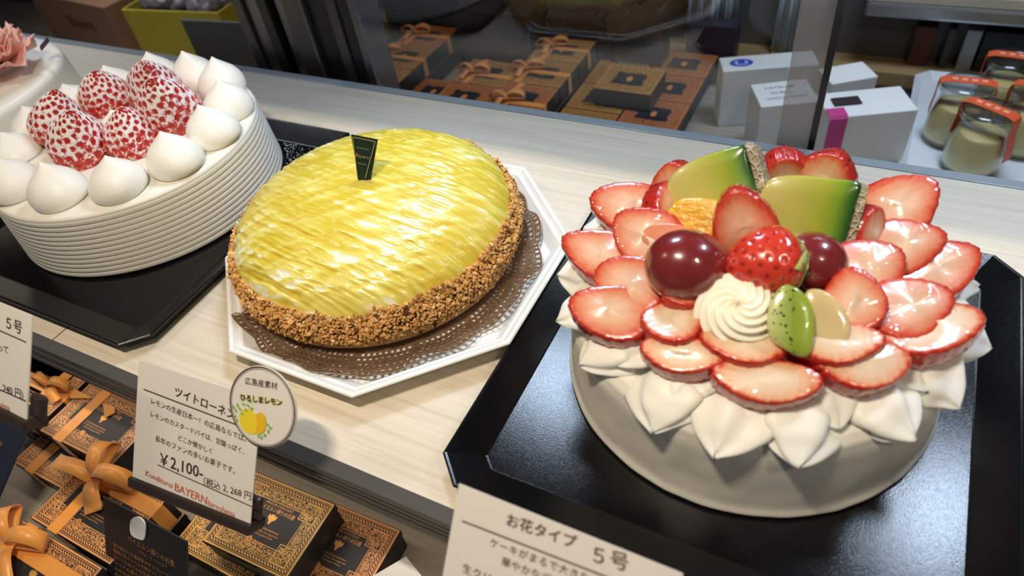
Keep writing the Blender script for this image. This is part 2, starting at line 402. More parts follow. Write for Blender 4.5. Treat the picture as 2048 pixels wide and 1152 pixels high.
# ------------------------------------------------------------------ lemon pie
PX, PY = -.2555, .2480
pie = thing('lemon_pie', 'domed lemon custard pie glazed with yellow streaks and nutty crumb edge', 'pie', (PX, PY, .0052))
biscuit = NT('baked_biscuit'); v = biscuit.coord(); biscuit.set(col=biscuit.mix(biscuit.noise(v, 160, 4), (.62, .34, .13), (.80, .52, .24)), rough=.7); biscuit.bump(biscuit.noise(v, 500, 3), .4, .001)
V, F = lathe([(.082, 0), (.0875, .001), (.089, .004), (.0885, .009), (.085, .011), (.02, .011)], 128); mesh('biscuit_base', V, F, biscuit.m, pie)
def pie_dome():
    R, Z0, HH = .0880, .018, .0362
    NRr, NA = 170, 420; V = []; G = []
    for i in range(NRr + 1):
        rho = (i / NRr); th = rho * PI / 2 * .985
        r = R * (math.sin(th) ** .94); z = Z0 + HH * (max(0, math.cos(th)) ** .86)
        for j in range(NA):
            a = 2 * PI * j / NA; x, y = r * math.cos(a), r * math.sin(a)
            # strokes: concentric sweeps dragged across the dome from the right
            bx, by = x - .03, y - .24; rad = math.hypot(bx, by); an = math.atan2(by, bx)
            s1 = noise.noise((rad * 300, an * 9, 3.1)); s2 = noise.noise((rad * 700, an * 24, 8.7)); 
            cx_, cy_ = x + .30, y - .34; r2 = math.hypot(cx_, cy_); a2 = math.atan2(cy_, cx_)
            s3 = noise.noise((r2 * 260, a2 * 16, 1.7)); lo = noise.noise((x * 28, y * 28, 4.4))
            h = .0009 * s1 + .0007 * s2 + .0005 * s3 + .0008 * lo
            edge = max(0, rho - .80) / .20
            g = s1 * .62 + s2 * .30 + s3 * .50 + lo * .30 - .10 + .22 * edge + .22 * max(0, -y / R)
            nrm = (x / R * .8, y / R * .8, .8)
            V.append((x + nrm[0] * h, y + nrm[1] * h, z + nrm[2] * h - .0012 * max(0, min(1, (g - .30) * 4)))); G.append(g)
    F = []
    for i in range(NRr):
        for j in range(NA):
            k = (j + 1) % NA; F.append((i * NA + j, (i + 1) * NA + j, (i + 1) * NA + k, i * NA + k))
    t = NT('lemon_glaze_over_cream'); v = t.coord(); g = t.attr('gap'); n_ = t.noise(v, 90, 3)
    f = t.math('ADD', g, t.math('MULTIPLY', t.math('SUBTRACT', n_, .5), .25))
    yel = (.70, .57, .10)
    yel = t.mix(t.ramp(t.math('MULTIPLY_ADD', g, .8, .45), [(.25, (0, 0, 0)), (.62, (1, 1, 1))]), (.66, .50, .045), (.76, .67, .16))
    col = t.ramp(f, [(.30, (0, 0, 0)), (.48, (1, 1, 1))])
    t.set(col=t.mix(col, yel, (.90, .86, .70)), rough=.30, sss=.2, sssr=(.008, .006, .002), ssss=.3, coat=.4, coatr=.16, spec=.5)
    t.bump(t.noise(t.coord('Object', (1, 1, 1)), 260, 3, .6), .25, .001)
    return mesh('glazed_dome', V, F, t.m, pie, True, {'gap': G})
pie_dome()
def crumbs():
    t = NT('toasted_nut_crumb'); a = t.attr('tone')
    t.set(col=t.ramp(a, [(0, (.10, .030, .008)), (.2, (.42, .18, .05)), (.55, (.68, .36, .11)), (.85, (.82, .52, .22)), (1, (.88, .70, .42))]), rough=.7, spec=.3)
    m = MB(); R = random.Random(3)
    ico = [(0, 0, 1), (.9, 0, .4), (.28, .85, .4), (-.72, .53, .4), (-.72, -.53, .4), (.28, -.85, .4), (.72, .53, -.4), (-.28, .85, -.4), (-.9, 0, -.4), (-.28, -.85, -.4), (.72, -.53, -.4), (0, 0, -1)]
    fc = [(0, 1, 2), (0, 2, 3), (0, 3, 4), (0, 4, 5), (0, 5, 1), (1, 6, 2), (2, 7, 3), (3, 8, 4), (4, 9, 5), (5, 10, 1), (6, 7, 2), (7, 8, 3), (8, 9, 4), (9, 10, 5), (10, 6, 1), (11, 7, 6), (11, 8, 7), (11, 9, 8), (11, 10, 9), (11, 6, 10)]
    for k in range(10500):
        a = R.uniform(0, 2 * PI); top = .0290 + .0050 * noise.noise((math.cos(a) * 5, math.sin(a) * 5, 2)) + .0025 * noise.noise((math.cos(a) * 18, math.sin(a) * 18, 7))
        u = R.random() ** .85; z = .0055 + (top - .0055) * u
        r = .0895 + .0022 * math.sin(PI * min(1, u * 1.1)) - .0050 * max(0, u - .55) + R.uniform(-.0012, .0008)
        s = R.uniform(.0004, .00115) * (1.8 if R.random() < .12 else 1); sx, sy, sz = s * R.uniform(.7, 1.5), s * R.uniform(.7, 1.5), s * R.uniform(.5, 1.1)
        rx, rz = R.uniform(0, 6), R.uniform(0, 6); c1, s1, c2, s2 = math.cos(rx), math.sin(rx), math.cos(rz), math.sin(rz); V = []
        for x, y, z_ in ico:
            j = R.uniform(.8, 1.2); x, y, z_ = x * sx * j, y * sy * j, z_ * sz * j
            y, z_ = y * c1 - z_ * s1, y * s1 + z_ * c1; x, y = x * c2 - y * s2, x * s2 + y * c2
            V.append((r * math.cos(a) + x, r * math.sin(a) + y, z + z_))
        m.add(V, fc, min(1, max(0, R.gauss(.55, .15))) if R.random() > .05 else R.choice((0.0, 1.0)))
    o = m.build('crumb_coating', t.m, pie, False, 'tone'); o['kind'] = 'stuff'
crumbs()

# ------------------------------------------------------------------ lettering
def glyphs(s, shear=0.0, bold=0.0):
    c = bpy.data.curves.new('t', 'FONT'); c.body = s; c.size = 1; c.resolution_u = 2; c.shear = shear; c.offset = bold
    o = bpy.data.objects.new('t', c); COL.objects.link(o)
    dg = bpy.context.evaluated_depsgraph_get(); me = bpy.data.meshes.new_from_object(o.evaluated_get(dg))
    V = np.array([v.co[:] for v in me.vertices]) if len(me.vertices) else np.zeros((0, 3)); F = [tuple(p.vertices) for p in me.polygons]
    bpy.data.objects.remove(o); bpy.data.curves.remove(c); bpy.data.meshes.remove(me)
    return V, F
def write(mb, s, x, y, width, z=.0003, height=None, ang=0.0, shear=0.0, bold=0.0, mi=0, center=False):
    V, F = glyphs(s, shear, bold)
    if not len(V): return
    x0, x1 = V[:, 0].min(), V[:, 0].max(); k = width / (x1 - x0); ky = height / (V[:, 1].max() - min(0, V[:, 1].min())) if height else k
    V = np.c_[(V[:, 0] - x0) * k - (width / 2 if center else 0), V[:, 1] * ky, np.full(len(V), 0.0)]
    c, s_ = math.cos(ang), math.sin(ang)
    V = np.c_[x + V[:, 0] * c - V[:, 1] * s_, y + V[:, 0] * s_ + V[:, 1] * c, np.full(len(V), z)]
    mb.add(V, F, 0.0, mi)
def bar(mb, x0, y0, x1, y1, w, z=.0003, mi=0):
    d = unit((x1 - x0, y1 - y0, 0)); nx, ny = -d[1] * w / 2, d[0] * w / 2
    mb.add([(x0 + nx, y0 + ny, z), (x0 - nx, y0 - ny, z), (x1 - nx, y1 - ny, z), (x1 + nx, y1 + ny, z)], [(0, 1, 2, 3)], 0.0, mi)

# ------------------------------------------------------------------ price cards
def card(label, bl, y0, w, h, yaw, bow=.0):
    """leaning laminated card; returns thing, and px->(u,v)"""
    p = onplane(bl[0], bl[1], (0, y0, 0), (0, 1, 0))
    u = np.array([math.cos(yaw), math.sin(yaw), 0]); v = np.array([-.62 * math.sin(yaw), .62 * math.cos(yaw), .785]); v = unit(v); n = np.cross(u, v)
    t = thing('price_card', label, 'price card'); Mx = Matrix.Identity(4)
    for i in range(3): Mx[i][0] = u[i]; Mx[i][1] = v[i]; Mx[i][2] = n[i]; Mx[i][3] = p[i]
    t.matrix_world = Mx
    NX = 12; V = []; F = []
    for s in (0, -.0006):
        for j in range(2):
            for i in range(NX + 1): V.append((w * i / NX, h * j, s))
    for i in range(NX):
        a = i; F.append((a, a + 1, a + NX + 2, a + NX + 1)); b_ = 2 * (NX + 1) + i; F.append((b_ + NX + 1, b_ + NX + 2, b_ + 1, b_))
    q = 2 * (NX + 1)
    for i in range(NX): F.append((q + i, q + i + 1, i + 1, i)); F.append((NX + 1 + i, NX + 2 + i, q + NX + 2 + i, q + NX + 1 + i))
    F.append((0, NX + 1, q + NX + 1, q)); F.append((q + NX, q + 2 * NX + 1, 2 * NX + 1, NX))
    mesh('card_sheet', V, F, MAT['card'], t, False)
    def uv(px, py):
        d = onplane(px, py, p, n) - p; return d @ u, d @ v
    return t, uv
def lines(mb, uv, rows, **kk):
    for s, a, b_, k in rows:
        (x0, y0), (x1, y1) = uv(*a), uv(*b_)
        write(mb, s, x0, y0, math.hypot(x1 - x0, y1 - y0), ang=math.atan2(y1 - y0, x1 - x0), **{**kk, **k})
def rule(mb, uv, a, b_, w=.0006):
    bar(mb, *uv(*a), *uv(*b_), w)

C2, uv2 = card('white price card for the lemon pie with a round lemon sticker on its corner', (265, 953), .0594, .0765, .0615, .064)
m = MB()
lines(m, uv2, [('ツイトローネン', (350, 790), (469, 838), dict(bold=.012)),
    ('レモンの生産日本一！の広島ならでは。', (303, 806), (492, 883), {}),
    ('レモンのカスタードパイは、甘酸っぱく、', (302, 832), (489, 908), {}),
    ('どこか懐かしく', (357, 879), (424, 907), {}),
    ('長年のファンの多いお菓子です。', (311, 881), (470, 947), {}),
    ('￥2,100-', (320, 928), (406, 957), dict(bold=.006)),
    ('（税込 2, 268 円）', (408, 968), (508, 1001), {})])
rule(m, uv2, (288, 778), (476, 850)); rule(m, uv2, (316, 929), (514, 1017), .0005)
m.build('lettering', MAT['ink'], C2)
m = MB(); lines(m, uv2, [('Konditorei', (292, 950), (345, 976), dict(z=.0004)), ('BAYERN', (350, 980), (414, 1008), dict(z=.0004, bold=.004)), ('hiroshima', (417, 1010), (470, 1034), dict(z=.0004))])
m.build('shop_name', MAT['ink_red'], C2)
# round sticker
def sticker(t, uv):
    cx, cy = uv(530, 812); (ax, ay), (bx, by), (dx_, dy_), (ex, ey) = uv(466, 800), uv(597, 833), uv(520, 729), uv(540, 895)
    r = (math.hypot(ax - bx, ay - by) + math.hypot(dx_ - ex, dy_ - ey)) / 4
    s = bpy.data.objects.new('round_sticker', bpy.data.meshes.new('round_sticker')); bpy.data.objects.remove(s)
    V, F = lathe([(r, 0), (r, .0008)], 72); V = [(x + cx, y + cy, z + .0010) for x, y, z in V]
    st_ = mesh('round_sticker', V, F, MAT['card'], t, False); st_['label'] = 'round white sticker showing two lemons'
    z = .0021; m = MB()
    for r0, r1 in ((r * .985, r * .955), (r * .93, r * .92)):
        n = 72; V = [(cx + q * math.cos(2 * PI * j / n), cy + q * math.sin(2 * PI * j / n), z) for q in (r0, r1) for j in range(n)]
        m.add(V, [(j, (j + 1) % n, n + (j + 1) % n, n + j) for j in range(n)])
    lines(m, uv, [('広島産素材', (497, 765), (561, 776), dict(z=z))]); m.build('lettering', MAT['ink'], st_)
    m = MB(); lines(m, uv, [('ひろしまレモン', (488, 797), (571, 808), dict(z=z + .0002, bold=.03))]); m.build('lettering', pm('black_ink', (.02, .02, .015), .5), st_)
    m = MB(); lines(m, uv, [('ひろしまレモン', (487.5, 797.5), (571.5, 808.5), dict(z=z, bold=.075))]); m.build('lettering_glow', pm('yellow_ink', (.85, .80, .12), .5), st_)
    lem = pm('lemon_yellow_print', (.86, .66, .03), .5); lem2 = pm('lemon_shade_print', (.82, .50, .02), .5); leaf = pm('leaf_green_print', (.28, .50, .10), .5)
    for poly, mm, zz in (([(488, 822), (500, 814), (515, 824), (521, 840), (519, 862), (508, 866), (494, 858), (486, 842)], lem, z), ([(518, 828), (530, 822), (538, 834), (537, 856), (528, 865), (519, 862), (521, 842)], lem2, z + .0001)):
        P = smooth_outline([(*uv(*q), zz) for q in poly], 5); mesh('lemon_print', P, [tuple(range(len(P) - 1, -1, -1))], mm, st_, False)
    m = MB(); R = random.Random(5)
    for q in [(482, 808), (478, 818), (486, 815), (494, 806), (503, 809), (499, 818), (476, 829), (480, 838), (507, 800), (474, 812), (541, 846), (547, 853), (543, 860), (536, 868), (529, 872), (523, 868), (491, 825), (510, 815)]:
        x, y = uv(*q); a = R.uniform(0, PI); l = .0011
        m.add([(x + l * math.cos(t_) * math.cos(a) - l * .6 * math.sin(t_) * math.sin(a), y + l * math.cos(t_) * math.sin(a) + l * .6 * math.sin(t_) * math.cos(a), z + .00005) for t_ in np.linspace(0, 2 * PI, 9)[:-1]], [tuple(range(8))])
    m.build('leaf_print', leaf, st_)
sticker(C2, uv2)
def holder(t, w, side=None, x0=-.002):
    o = MB().box(x0, w + .001, -.006, -.0002, -.010, .0016).build('holder_bar', MAT['holder'], t, bevel=.0012)
    if side is not None: MB().box(side, side + .009, .0005, .012, -.0060, -.0020).build('holder_clip', MAT['holder'], t, bevel=.0018)
holder(C2, .0765, .0700)

C3, uv3 = card('white price card in front of the fruit-topped cake, cut off by the lower frame edge', (863.4, 1273.8), .0508, .0780, .0600, 0.0)
m = MB()
lines(m, uv3, [('お花タイプ', (1013, 1048), (1152, 1096), dict(bold=.014)), ('５号', (1186, 1122), (1256, 1140), dict(bold=.008)),
    ('ケーキがまるで大きなお花のよう', (980, 1090), (1285, 1205), {}), ('華やかなデコレーション', (1003, 1128), (1230, 1215), {}), ('生クリームと季節のフルーツ', (925, 1142), (1200, 1252), {})])
rule(m, uv3, (925, 1041), (1310, 1190), .0006)
m.build('lettering', pm('plum_brown_ink', (.13, .045, .040), .5), C3); holder(C3, .078)
C1, uv1 = card('white price card in front of the strawberry cake, cut off by the left frame edge', (-140.4, 741.5), .0494, .0790, .0493, 0.0)
m = MB()
lines(m, uv1, [('５号', (13, 655), (44, 667), dict(bold=.008)), ('って', (-2, 700), (17, 707), {}), ('3, 240 円)', (-6, 778), (47, 797), {})])
rule(m, uv1, (-60, 634), (53, 684)); rule(m, uv1, (-60, 752), (53, 802))
m.build('lettering', MAT['ink'], C1)
m = MB(); lines(m, uv1, [('hiroshima', (-25, 803), (21, 822), dict(z=.0004))]); m.build('shop_name', MAT['ink_red'], C1)
holder(C1, .079, .0765)

# thin arms that carry each holder bar from the shelf's front rail
def arms(t, w):
    Mi = t.matrix_world.inverted()
    for u in (.15, .45):
        a = t.matrix_world @ Vector((w * u, -.004, -.004)); b_ = Vector((a.x, .0985, -.012)); P = [np.array(a), np.array([a.x, a.y * .4 + b_.y * .6, min(a.z, b_.z) * .6 + max(a.z, b_.z) * .4]), np.array(b_)]
        V = []; F = []
        for i, p in enumerate(P):
            for k in range(8): V.append(Mi @ Vector((p[0] + .0011 * math.cos(k * PI / 4), p[1] + .0008 * math.sin(k * PI / 4), p[2] + .0011 * math.sin(k * PI / 4))))
        for i in range(2):
            for k in range(8): F.append((i * 8 + k, i * 8 + (k + 1) % 8, i * 8 + 8 + (k + 1) % 8, i * 8 + 8 + k))
        mesh('holder_arm', V, F, MAT['holder'], t)
arms(C2, .0765); arms(C3, .078)

# ------------------------------------------------------------------ white strawberry cake (left)
C1X, C1Y, C1Z = -.4665, .2460, .0036
cake1 = thing('strawberry_cake', 'round white cream cake with combed sides and powdered strawberries at left', 'cake', (C1X, C1Y, C1Z))
prof = [(.09, 0), (.0960, .0006)]
NG = 12
for i in range(NG * 8 + 1):
    u = i / (NG * 8); z = .0012 + .0445 * u; r = .0968 - .0028 * u
    prof.append((r + .00060 * (abs(math.sin(PI * u * NG)) ** .32) - .0004, z))
for q in np.linspace(0, PI / 2, 7)[1:]: prof.append((.0940 - .0030 * (1 - math.cos(q)), .0457 + .0030 * math.sin(q)))
prof += [(.088, .0489), (.05, .0487), (.01, .0487)]
V, F = lathe(prof, 200, True, lambda p, i, j, a: (p[0] * (1 + .002 * math.sin(3 * a + 1)), p[1] * (1 + .002 * math.sin(3 * a + 1)), p[2] + .0003 * math.sin(5 * a)))
mesh('combed_cream_side', V, F, MAT['cream_side'], cake1)
def kiss(r, h, seed, lean=(0, 0)):
    """piped dollop: fat round base, pulled-up point"""
    pr = []; K = 26
    for i in range(K + 1):
        t = i / K
        z = h * t; rr = r * float(np.interp(t, [0, .05, .12, .22, .34, .46, .58, .68, .78, .87, .94, 1], [.84, .95, 1.0, 1.0, .955, .86, .72, .555, .37, .21, .095, .01]))
        pr.append((max(rr, .0002), z))
    R = random.Random(seed); ph = R.uniform(0, 6)
    def fn(p, i, j, a):
        t = p[2] / h; k = 1 + .025 * math.sin(a + ph + t * 3) + .015 * math.sin(2 * a + ph * 2 - t * 5)
        return (p[0] * k + lean[0] * t ** 2 * r, p[1] * k + lean[1] * t ** 2 * r, p[2] + .0006 * math.sin(a * 2 + ph) * (1 - t))
    return lathe(pr, 40, True, fn)
for k, (dx, dy, hh) in enumerate([(-.0213, -.0740, .027), (.0195, -.0690, .027), (.0540, -.0500, .026), (.0730, -.0170, .027), (.0740, .0180, .027), (.0600, .0470, .027), (.0320, .0700, .029), (-.0020, .0765, .028),
                                  (-.0370, .0680, .026), (-.0620, .0470, .024), (-.0760, .0180, .022), (-.0780, -.0160, .022), (-.0640, -.0450, .020), (.0020, -.0010, .022)]):
    R = random.Random(k); V, F = kiss(.0182, hh, k, (R.uniform(-.12, .1), R.uniform(-.1, .15)))
    mesh('cream_dollop', V, F, MAT['cream'], cake1, loc=(dx, dy, .0484))

# powdered strawberries: real seed pits, sugar lying on the ridges between them
def berry(L, R0, seed, nseed=140, NA=104, NZ=84, depth=.00075, sh=.24, q1=1.45, q2=.88):
    """tip towards +z, stem end at z=0; returns V,F,pit"""
    R = random.Random(seed); ga = PI * (3 - 5 ** .5)
    def rad(u):  # u 0 stem .. 1 tip
        return R0 * (min(1, (u / .16)) ** .5 if u < .16 else 1) * (1 - max(0, u - .12) ** 1.75 * .93) if u < 1 else 0
    def rr(u): return R0 * (max(0, 1 - (1 - min(u / sh, 1)) ** 2.4) ** .5 if u < sh else max(0.0, 1 - ((u - sh) / (1 - sh)) ** q1) ** q2)
    seeds = []
    for k in range(nseed):
        u = .02 + .97 * ((k + .5) / nseed) ** 1.15; seeds.append((u, (k * ga) % (2 * PI), rr(u)))
    SU = np.array([s[0] for s in seeds]); SA = np.array([s[1] for s in seeds]); SR = np.array([s[2] for s in seeds])
    SX, SY, SZ = SR * np.cos(SA), SR * np.sin(SA), SU * L
    sp = 1.0 * math.sqrt(2 * PI * R0 * L * .62 / nseed)
    V = []; pit = []
    for i in range(NZ + 1):
        u = i / NZ; r = max(rr(u), .00005)
        for j in range(NA):
            a = 2 * PI * j / NA; x, y, z = r * math.cos(a) * (1 + .05 * math.cos(2 * a + seed)), r * math.sin(a), u * L
            d = np.sqrt(((SX - x) ** 2 + (SY - y) ** 2 + (SZ - z) ** 2).min()); q = max(0, 1 - d / (sp * .52)); q = q * q * (3 - 2 * q)
            k = 1 - depth * q / max(r, .003); V.append((x * k, y * k, z)); pit.append(q)
    F = []
    for i in range(NZ):
        for j in range(NA):
            k = (j + 1) % NA; F.append((i * NA + j, i * NA + k, (i + 1) * NA + k, (i + 1) * NA + j))
    F.append(tuple(range(NA - 1, -1, -1)))
    return V, F, pit
def sugar_mat():
    t = NT('sugared_strawberry'); v = t.coord(); pit = t.attr('pit'); up = t.attr('high')
    n1 = t.noise(v, 520, 4, .7); n2 = t.noise(v, 150, 3, .6)
    s = t.math('ADD', t.math('MULTIPLY', n1, 1.7), t.math('MULTIPLY', n2, 1.2)); s = t.math('ADD', t.math('SUBTRACT', s, .78), t.math('MULTIPLY', up, .62))
    s = t.math('SUBTRACT', s, t.math('MULTIPLY', pit, t.math('SUBTRACT', 1.05, t.math('MULTIPLY', up, .30))))
    f = t.ramp(s, [(.80, (0, 0, 0)), (1.0, (1, 1, 1))])
    red = t.mix(pit, (.56, .034, .022), (.34, .016, .014)); 
    t.set(col=t.mix(f, red, (.90, .84, .84)), rough=t.math('ADD', .22, t.math('MULTIPLY', f, .6)), sss=.12, sssr=(.01, .003, .002), ssss=.3, spec=.5)
    t.bump(t.math('ADD', f, t.math('MULTIPLY', n1, .5)), .4, .0006); return t.m
MAT['sugar_berry'] = sugar_mat()
def put_berry(label, base, tip_px, tz, R0, seed, group='powdered strawberries on the white cake'):
    B = at(base[0], base[1], .0515); T = at(tip_px[0], tip_px[1], tz); ax = T - B; L = float(np.linalg.norm(ax))
    V, F, pit = berry(L, R0, seed)
    q = Vector((0, 0, 1)).rotation_difference(Vector(ax)); V = [q @ Vector(p) for p in V]; zs = [p.z for p in V]
    hi = [min(1, max(0, (p.z - min(zs)) / (max(zs) - min(zs)))) for p in V]
    o = mesh('strawberry', V, F, MAT['sugar_berry'], None, True, {'pit': pit, 'high': hi}, loc=tuple(B))
    return tag(o, label, 'strawberry', group)
put_berry('sugared strawberry nearest the front-left dollops, fully red at its base', (168, 308), (138, 222), .092, .0212, 1)
put_berry('small sugared strawberry just right of the centre, in front of the middle dollop', (274, 292), (240, 215), .086, .0195, 2)
put_berry('large sugared strawberry at the right of the cluster', (352, 243), (300, 158), .098, .0225, 3)
put_berry('sugared strawberry at the left rim of the cluster, tall and leaning', (122, 275), (110, 178), .092, .0195, 4)
put_berry('sugared strawberry at the back-left, right of the tall leaning one', (222, 212), (188, 142), .086, .0195, 5)
put_berry('tallest sugared strawberry at the back of the cluster with whitest tip', (322, 206), (288, 124), .100, .0205, 6)

# icing sugar spilled on the black tray behind the cake
m = MB(); R = random.Random(11)
for k in range(1000):
    a = R.uniform(-.15, 1.25); r = .0995 + abs(R.gauss(0, .018)); x, y = C1X + r * math.cos(a), C1Y + r * math.sin(a)
    if x > -.362 or y > .330: continue
    s = R.uniform(.00015, .00050); z = .0033
    m.add([(x - s, y, z), (x, y - s, z), (x + s, y, z), (x, y + s, z), (x, y, z + s)], [(0, 1, 4), (1, 2, 4), (2, 3, 4), (3, 0, 4)])
sg = m.build('icing_sugar', MAT['white_paper']); tag(sg, 'scatter of icing sugar on the black tray right of the white cake', 'icing sugar', None, 'stuff')

# ------------------------------------------------------------------ far-left cake with a pink flower
FX, FY = -.7165, .2500
fc = thing('flower_cake', 'smooth white cake at the far left edge, cut off by the frame', 'cake', (FX, FY, .0005))
pr = [(.10, 0), (.1065, .001), (.106, .02), (.104, .046)] + [(.1040 - .006 * (1 - math.cos(q)), .046 + .006 * math.sin(q)) for q in np.linspace(0, PI / 2, 7)[1:]] + [(.06, .0522), (.01, .0522)]
V, F = lathe(pr, 120); mesh('cake_body', V, F, MAT['cream'], fc)
fl = thing('pink_carnation', 'ruffled pink carnation resting on the far-left white cake', 'flower', (-.6700, .2860, .0530))
pk = NT('pink_petal'); v = pk.coord(); pk.set(col=pk.mix(pk.noise(v, 60, 3), (.86, .40, .33), (.92, .58, .50)), rough=.6, sss=.2, sssr=(.006, .003, .002), ssss=.3)
R = random.Random(2)
for k in range(34):
    lay = k / 34; az = k * 2.39996; tilt = 1.25 - 1.15 * lay; rr = .030 * (1 - lay * .75) + .006; V = []; F = []
    NU, NV = 7, 15
    for i in range(NU + 1):
        for j in range(NV + 1):
            u = i / NU; w = (j / NV - .5) * 2; wid = .022 * (.25 + .75 * u ** .7)
            x = wid * w; y = rr * u; z = .0032 * math.sin(w * 7 + k) * u ** 2 + .0010 * math.sin(w * 19 + k * 2) * u ** 3 + .006 * u * u * (1 - w * w) - .010 * w * w * u
            y += .0010 * u * math.sin(w * 14 + k)
            y2 = y * math.sin(tilt) + z * math.cos(tilt); z2 = y * math.cos(tilt) - z * math.sin(tilt)
            V.append((x * math.cos(az) - y2 * math.sin(az), x * math.sin(az) + y2 * math.cos(az), z2 + .006 + .010 * lay))
    for i in range(NU):
        for j in range(NV): F.append((i * (NV + 1) + j, i * (NV + 1) + j + 1, (i + 1) * (NV + 1) + j + 1, (i + 1) * (NV + 1) + j))
    o = mesh('petal', V, F, pk.m, fl); s_ = o.modifiers.new('s', 'SOLIDIFY'); s_.thickness = .0007
lf = mesh('leaf', [(.028, .028, .016), (.036, .034, .022), (.040, .031, .020), (.032, .025, .014)], [(0, 1, 2, 3)], pm('dark_plum_leaf', (.05, .02, .06), .4), fl, False)
s_ = lf.modifiers.new('s', 'SOLIDIFY'); s_.thickness = .0008

# ------------------------------------------------------------------ fruit cake (right)
C3X, C3Y, C3Z = -.0245, .2380, .0034
cake3 = thing('fruit_cake', 'round white cream cake crowned with sliced strawberries and mixed fruit', 'cake', (C3X, C3Y, C3Z))
pr = [(.084, 0), (.0874, .0004), (.0882, .0022), (.0868, .0060), (.0858, .02), (.0850, .040), (.0835, .046), (.080, .0495), (.06, .0515), (.01, .0525)]
def lump(p, i, j, a):
    k = 1 + (.006 * noise.noise((math.cos(a) * 3, math.sin(a) * 3, p[2] * 60)) + .004 * noise.noise((math.cos(a) * 9, math.sin(a) * 9, p[2] * 90)))
    return (p[0] * k, p[1] * k, p[2])
P2 = []
for (r0, z0), (r1, z1) in zip(pr[:-1], pr[1:]): P2 += [(r0 + (r1 - r0) * t, z0 + (z1 - z0) * t) for t in (0, .25, .5, .75)]
V, F = lathe(P2 + [pr[-1]], 160, True, lump); mesh('cake_body', V, F, MAT['cream_side'], cake3)
V, F = lathe([(.062, .050), (.058, .060), (.045, .0665), (.02, .069), (.001, .070)], 64); mesh('cream_mound', V, F, MAT['cream'], cake3)
def petal(L, Wd, H, droop, seed):
    """piped star-nozzle shell: ridged, fat at the root, drawn to a point"""
    R = random.Random(seed); NS, NT_ = 26, 36; V = []; F = []; ph = R.uniform(-.5, .5); sk = R.uniform(-.15, .15)
    for i in range(NS + 1):
        s = i / NS; w = Wd / 2 * (min(1, (s / .42)) ** .55 if s < .42 else max(0, 1 - ((s - .42) / .58) ** 1.75) ** .86) ; w = max(w, .0002)
        h = H * (math.sin(PI * min(1, s * .62 + .25)) ** .8) * (1 - .72 * s ** 3)
        for j in range(NT_):
            a = 2 * PI * j / NT_; c, sn = math.cos(a), math.sin(a)
            k = 1 + (.07 * math.cos(3 * a + ph * 4 + .6) + .13 * math.cos(5 * a + ph * 7)) * min(1, s * 2.2) * (1 if sn > -.2 else .3)
            y = w * c * k + sk * L * s * s; z = (h * .62 * sn if sn > 0 else h * .38 * sn) * k
            V.append((L * s - L * .25 + .0015 * k + .0012 * noise.noise((s * 5 + seed * 90, a, 1)), y + .0016 * noise.noise((s * 4, a + seed * 70, 5)), z - droop * s ** 1.8 * L + .10 * L * s * (1 - s)))
    for i in range(NS):
        for j in range(NT_):
            k = (j + 1) % NT_; F.append((i * NT_ + j, i * NT_ + k, (i + 1) * NT_ + k, (i + 1) * NT_ + j))
    F.append(tuple(range(NT_ - 1, -1, -1))); F.append(tuple(range(NS * NT_, NS * NT_ + NT_)))
    return V, F
R = random.Random(21)
for lay, (n, rr, zz, L, Wd, H, dr) in enumerate([(17, .0705, .0500, .0290, .0310, .0150, .13), (16, .0610, .0540, .0280, .0270, .0130, .06)]):
    for k in range(n):
        a = 2 * PI * (k + .5 * lay + R.uniform(-.10, .10)) / n; V, F = petal(L * R.uniform(.92, 1.06), Wd * R.uniform(.95, 1.1), H, dr * R.uniform(.6, 1.35), R.random())
        o = mesh('cream_petal', V, F, MAT['cream'], cake3, loc=(rr * math.cos(a), rr * math.sin(a) + .003, zz)); o.rotation_euler = (R.uniform(-.22, .22), 0, a + R.uniform(-.16, .16))
# swirled rosette
def rosette(r, h, n=9):
    NZ, NA = 44, 132; V = []; F = []
    for i in range(NZ + 1):
        u = i / NZ; ph = u * PI * .5; rad = r * (max(0, math.cos(ph)) ** .62) * (.80 + .2 * min(1, u * 5)); z = h * math.sin(ph) ** 1.1
        for j in range(NA):
            a = 2 * PI * j / NA; tw = a + 3.5 * u + 1.4 * u * u; q = .5 + .5 * math.cos(n * tw); k = 1 - .145 * max(0, 1 - q) ** 1.3 * (1 - u ** 4)
            off = .0022 * u
            V.append((rad * k * math.cos(a) + off, rad * k * math.sin(a), z * (1 - .05 * (1 - q) * (1 - u)) - (.10 * h * (1 - q) * u)))
    for i in range(NZ):
        for j in range(NA):
            k = (j + 1) % NA; F.append((i * NA + j, i * NA + k, (i + 1) * NA + k, (i + 1) * NA + j))
    F.append(tuple(range(NA - 1, -1, -1))); return V, F
V, F = rosette(.0198, .0235); rp = at(1466, 640, .0690)
o = mesh('cream_rosette', V, F, MAT['meringue'], cake3, loc=tuple(rp - np.array([C3X, C3Y, C3Z]))); o.rotation_euler = (.42, 0, 0); o['label'] = 'ivory piped rosette with spiral ridges'

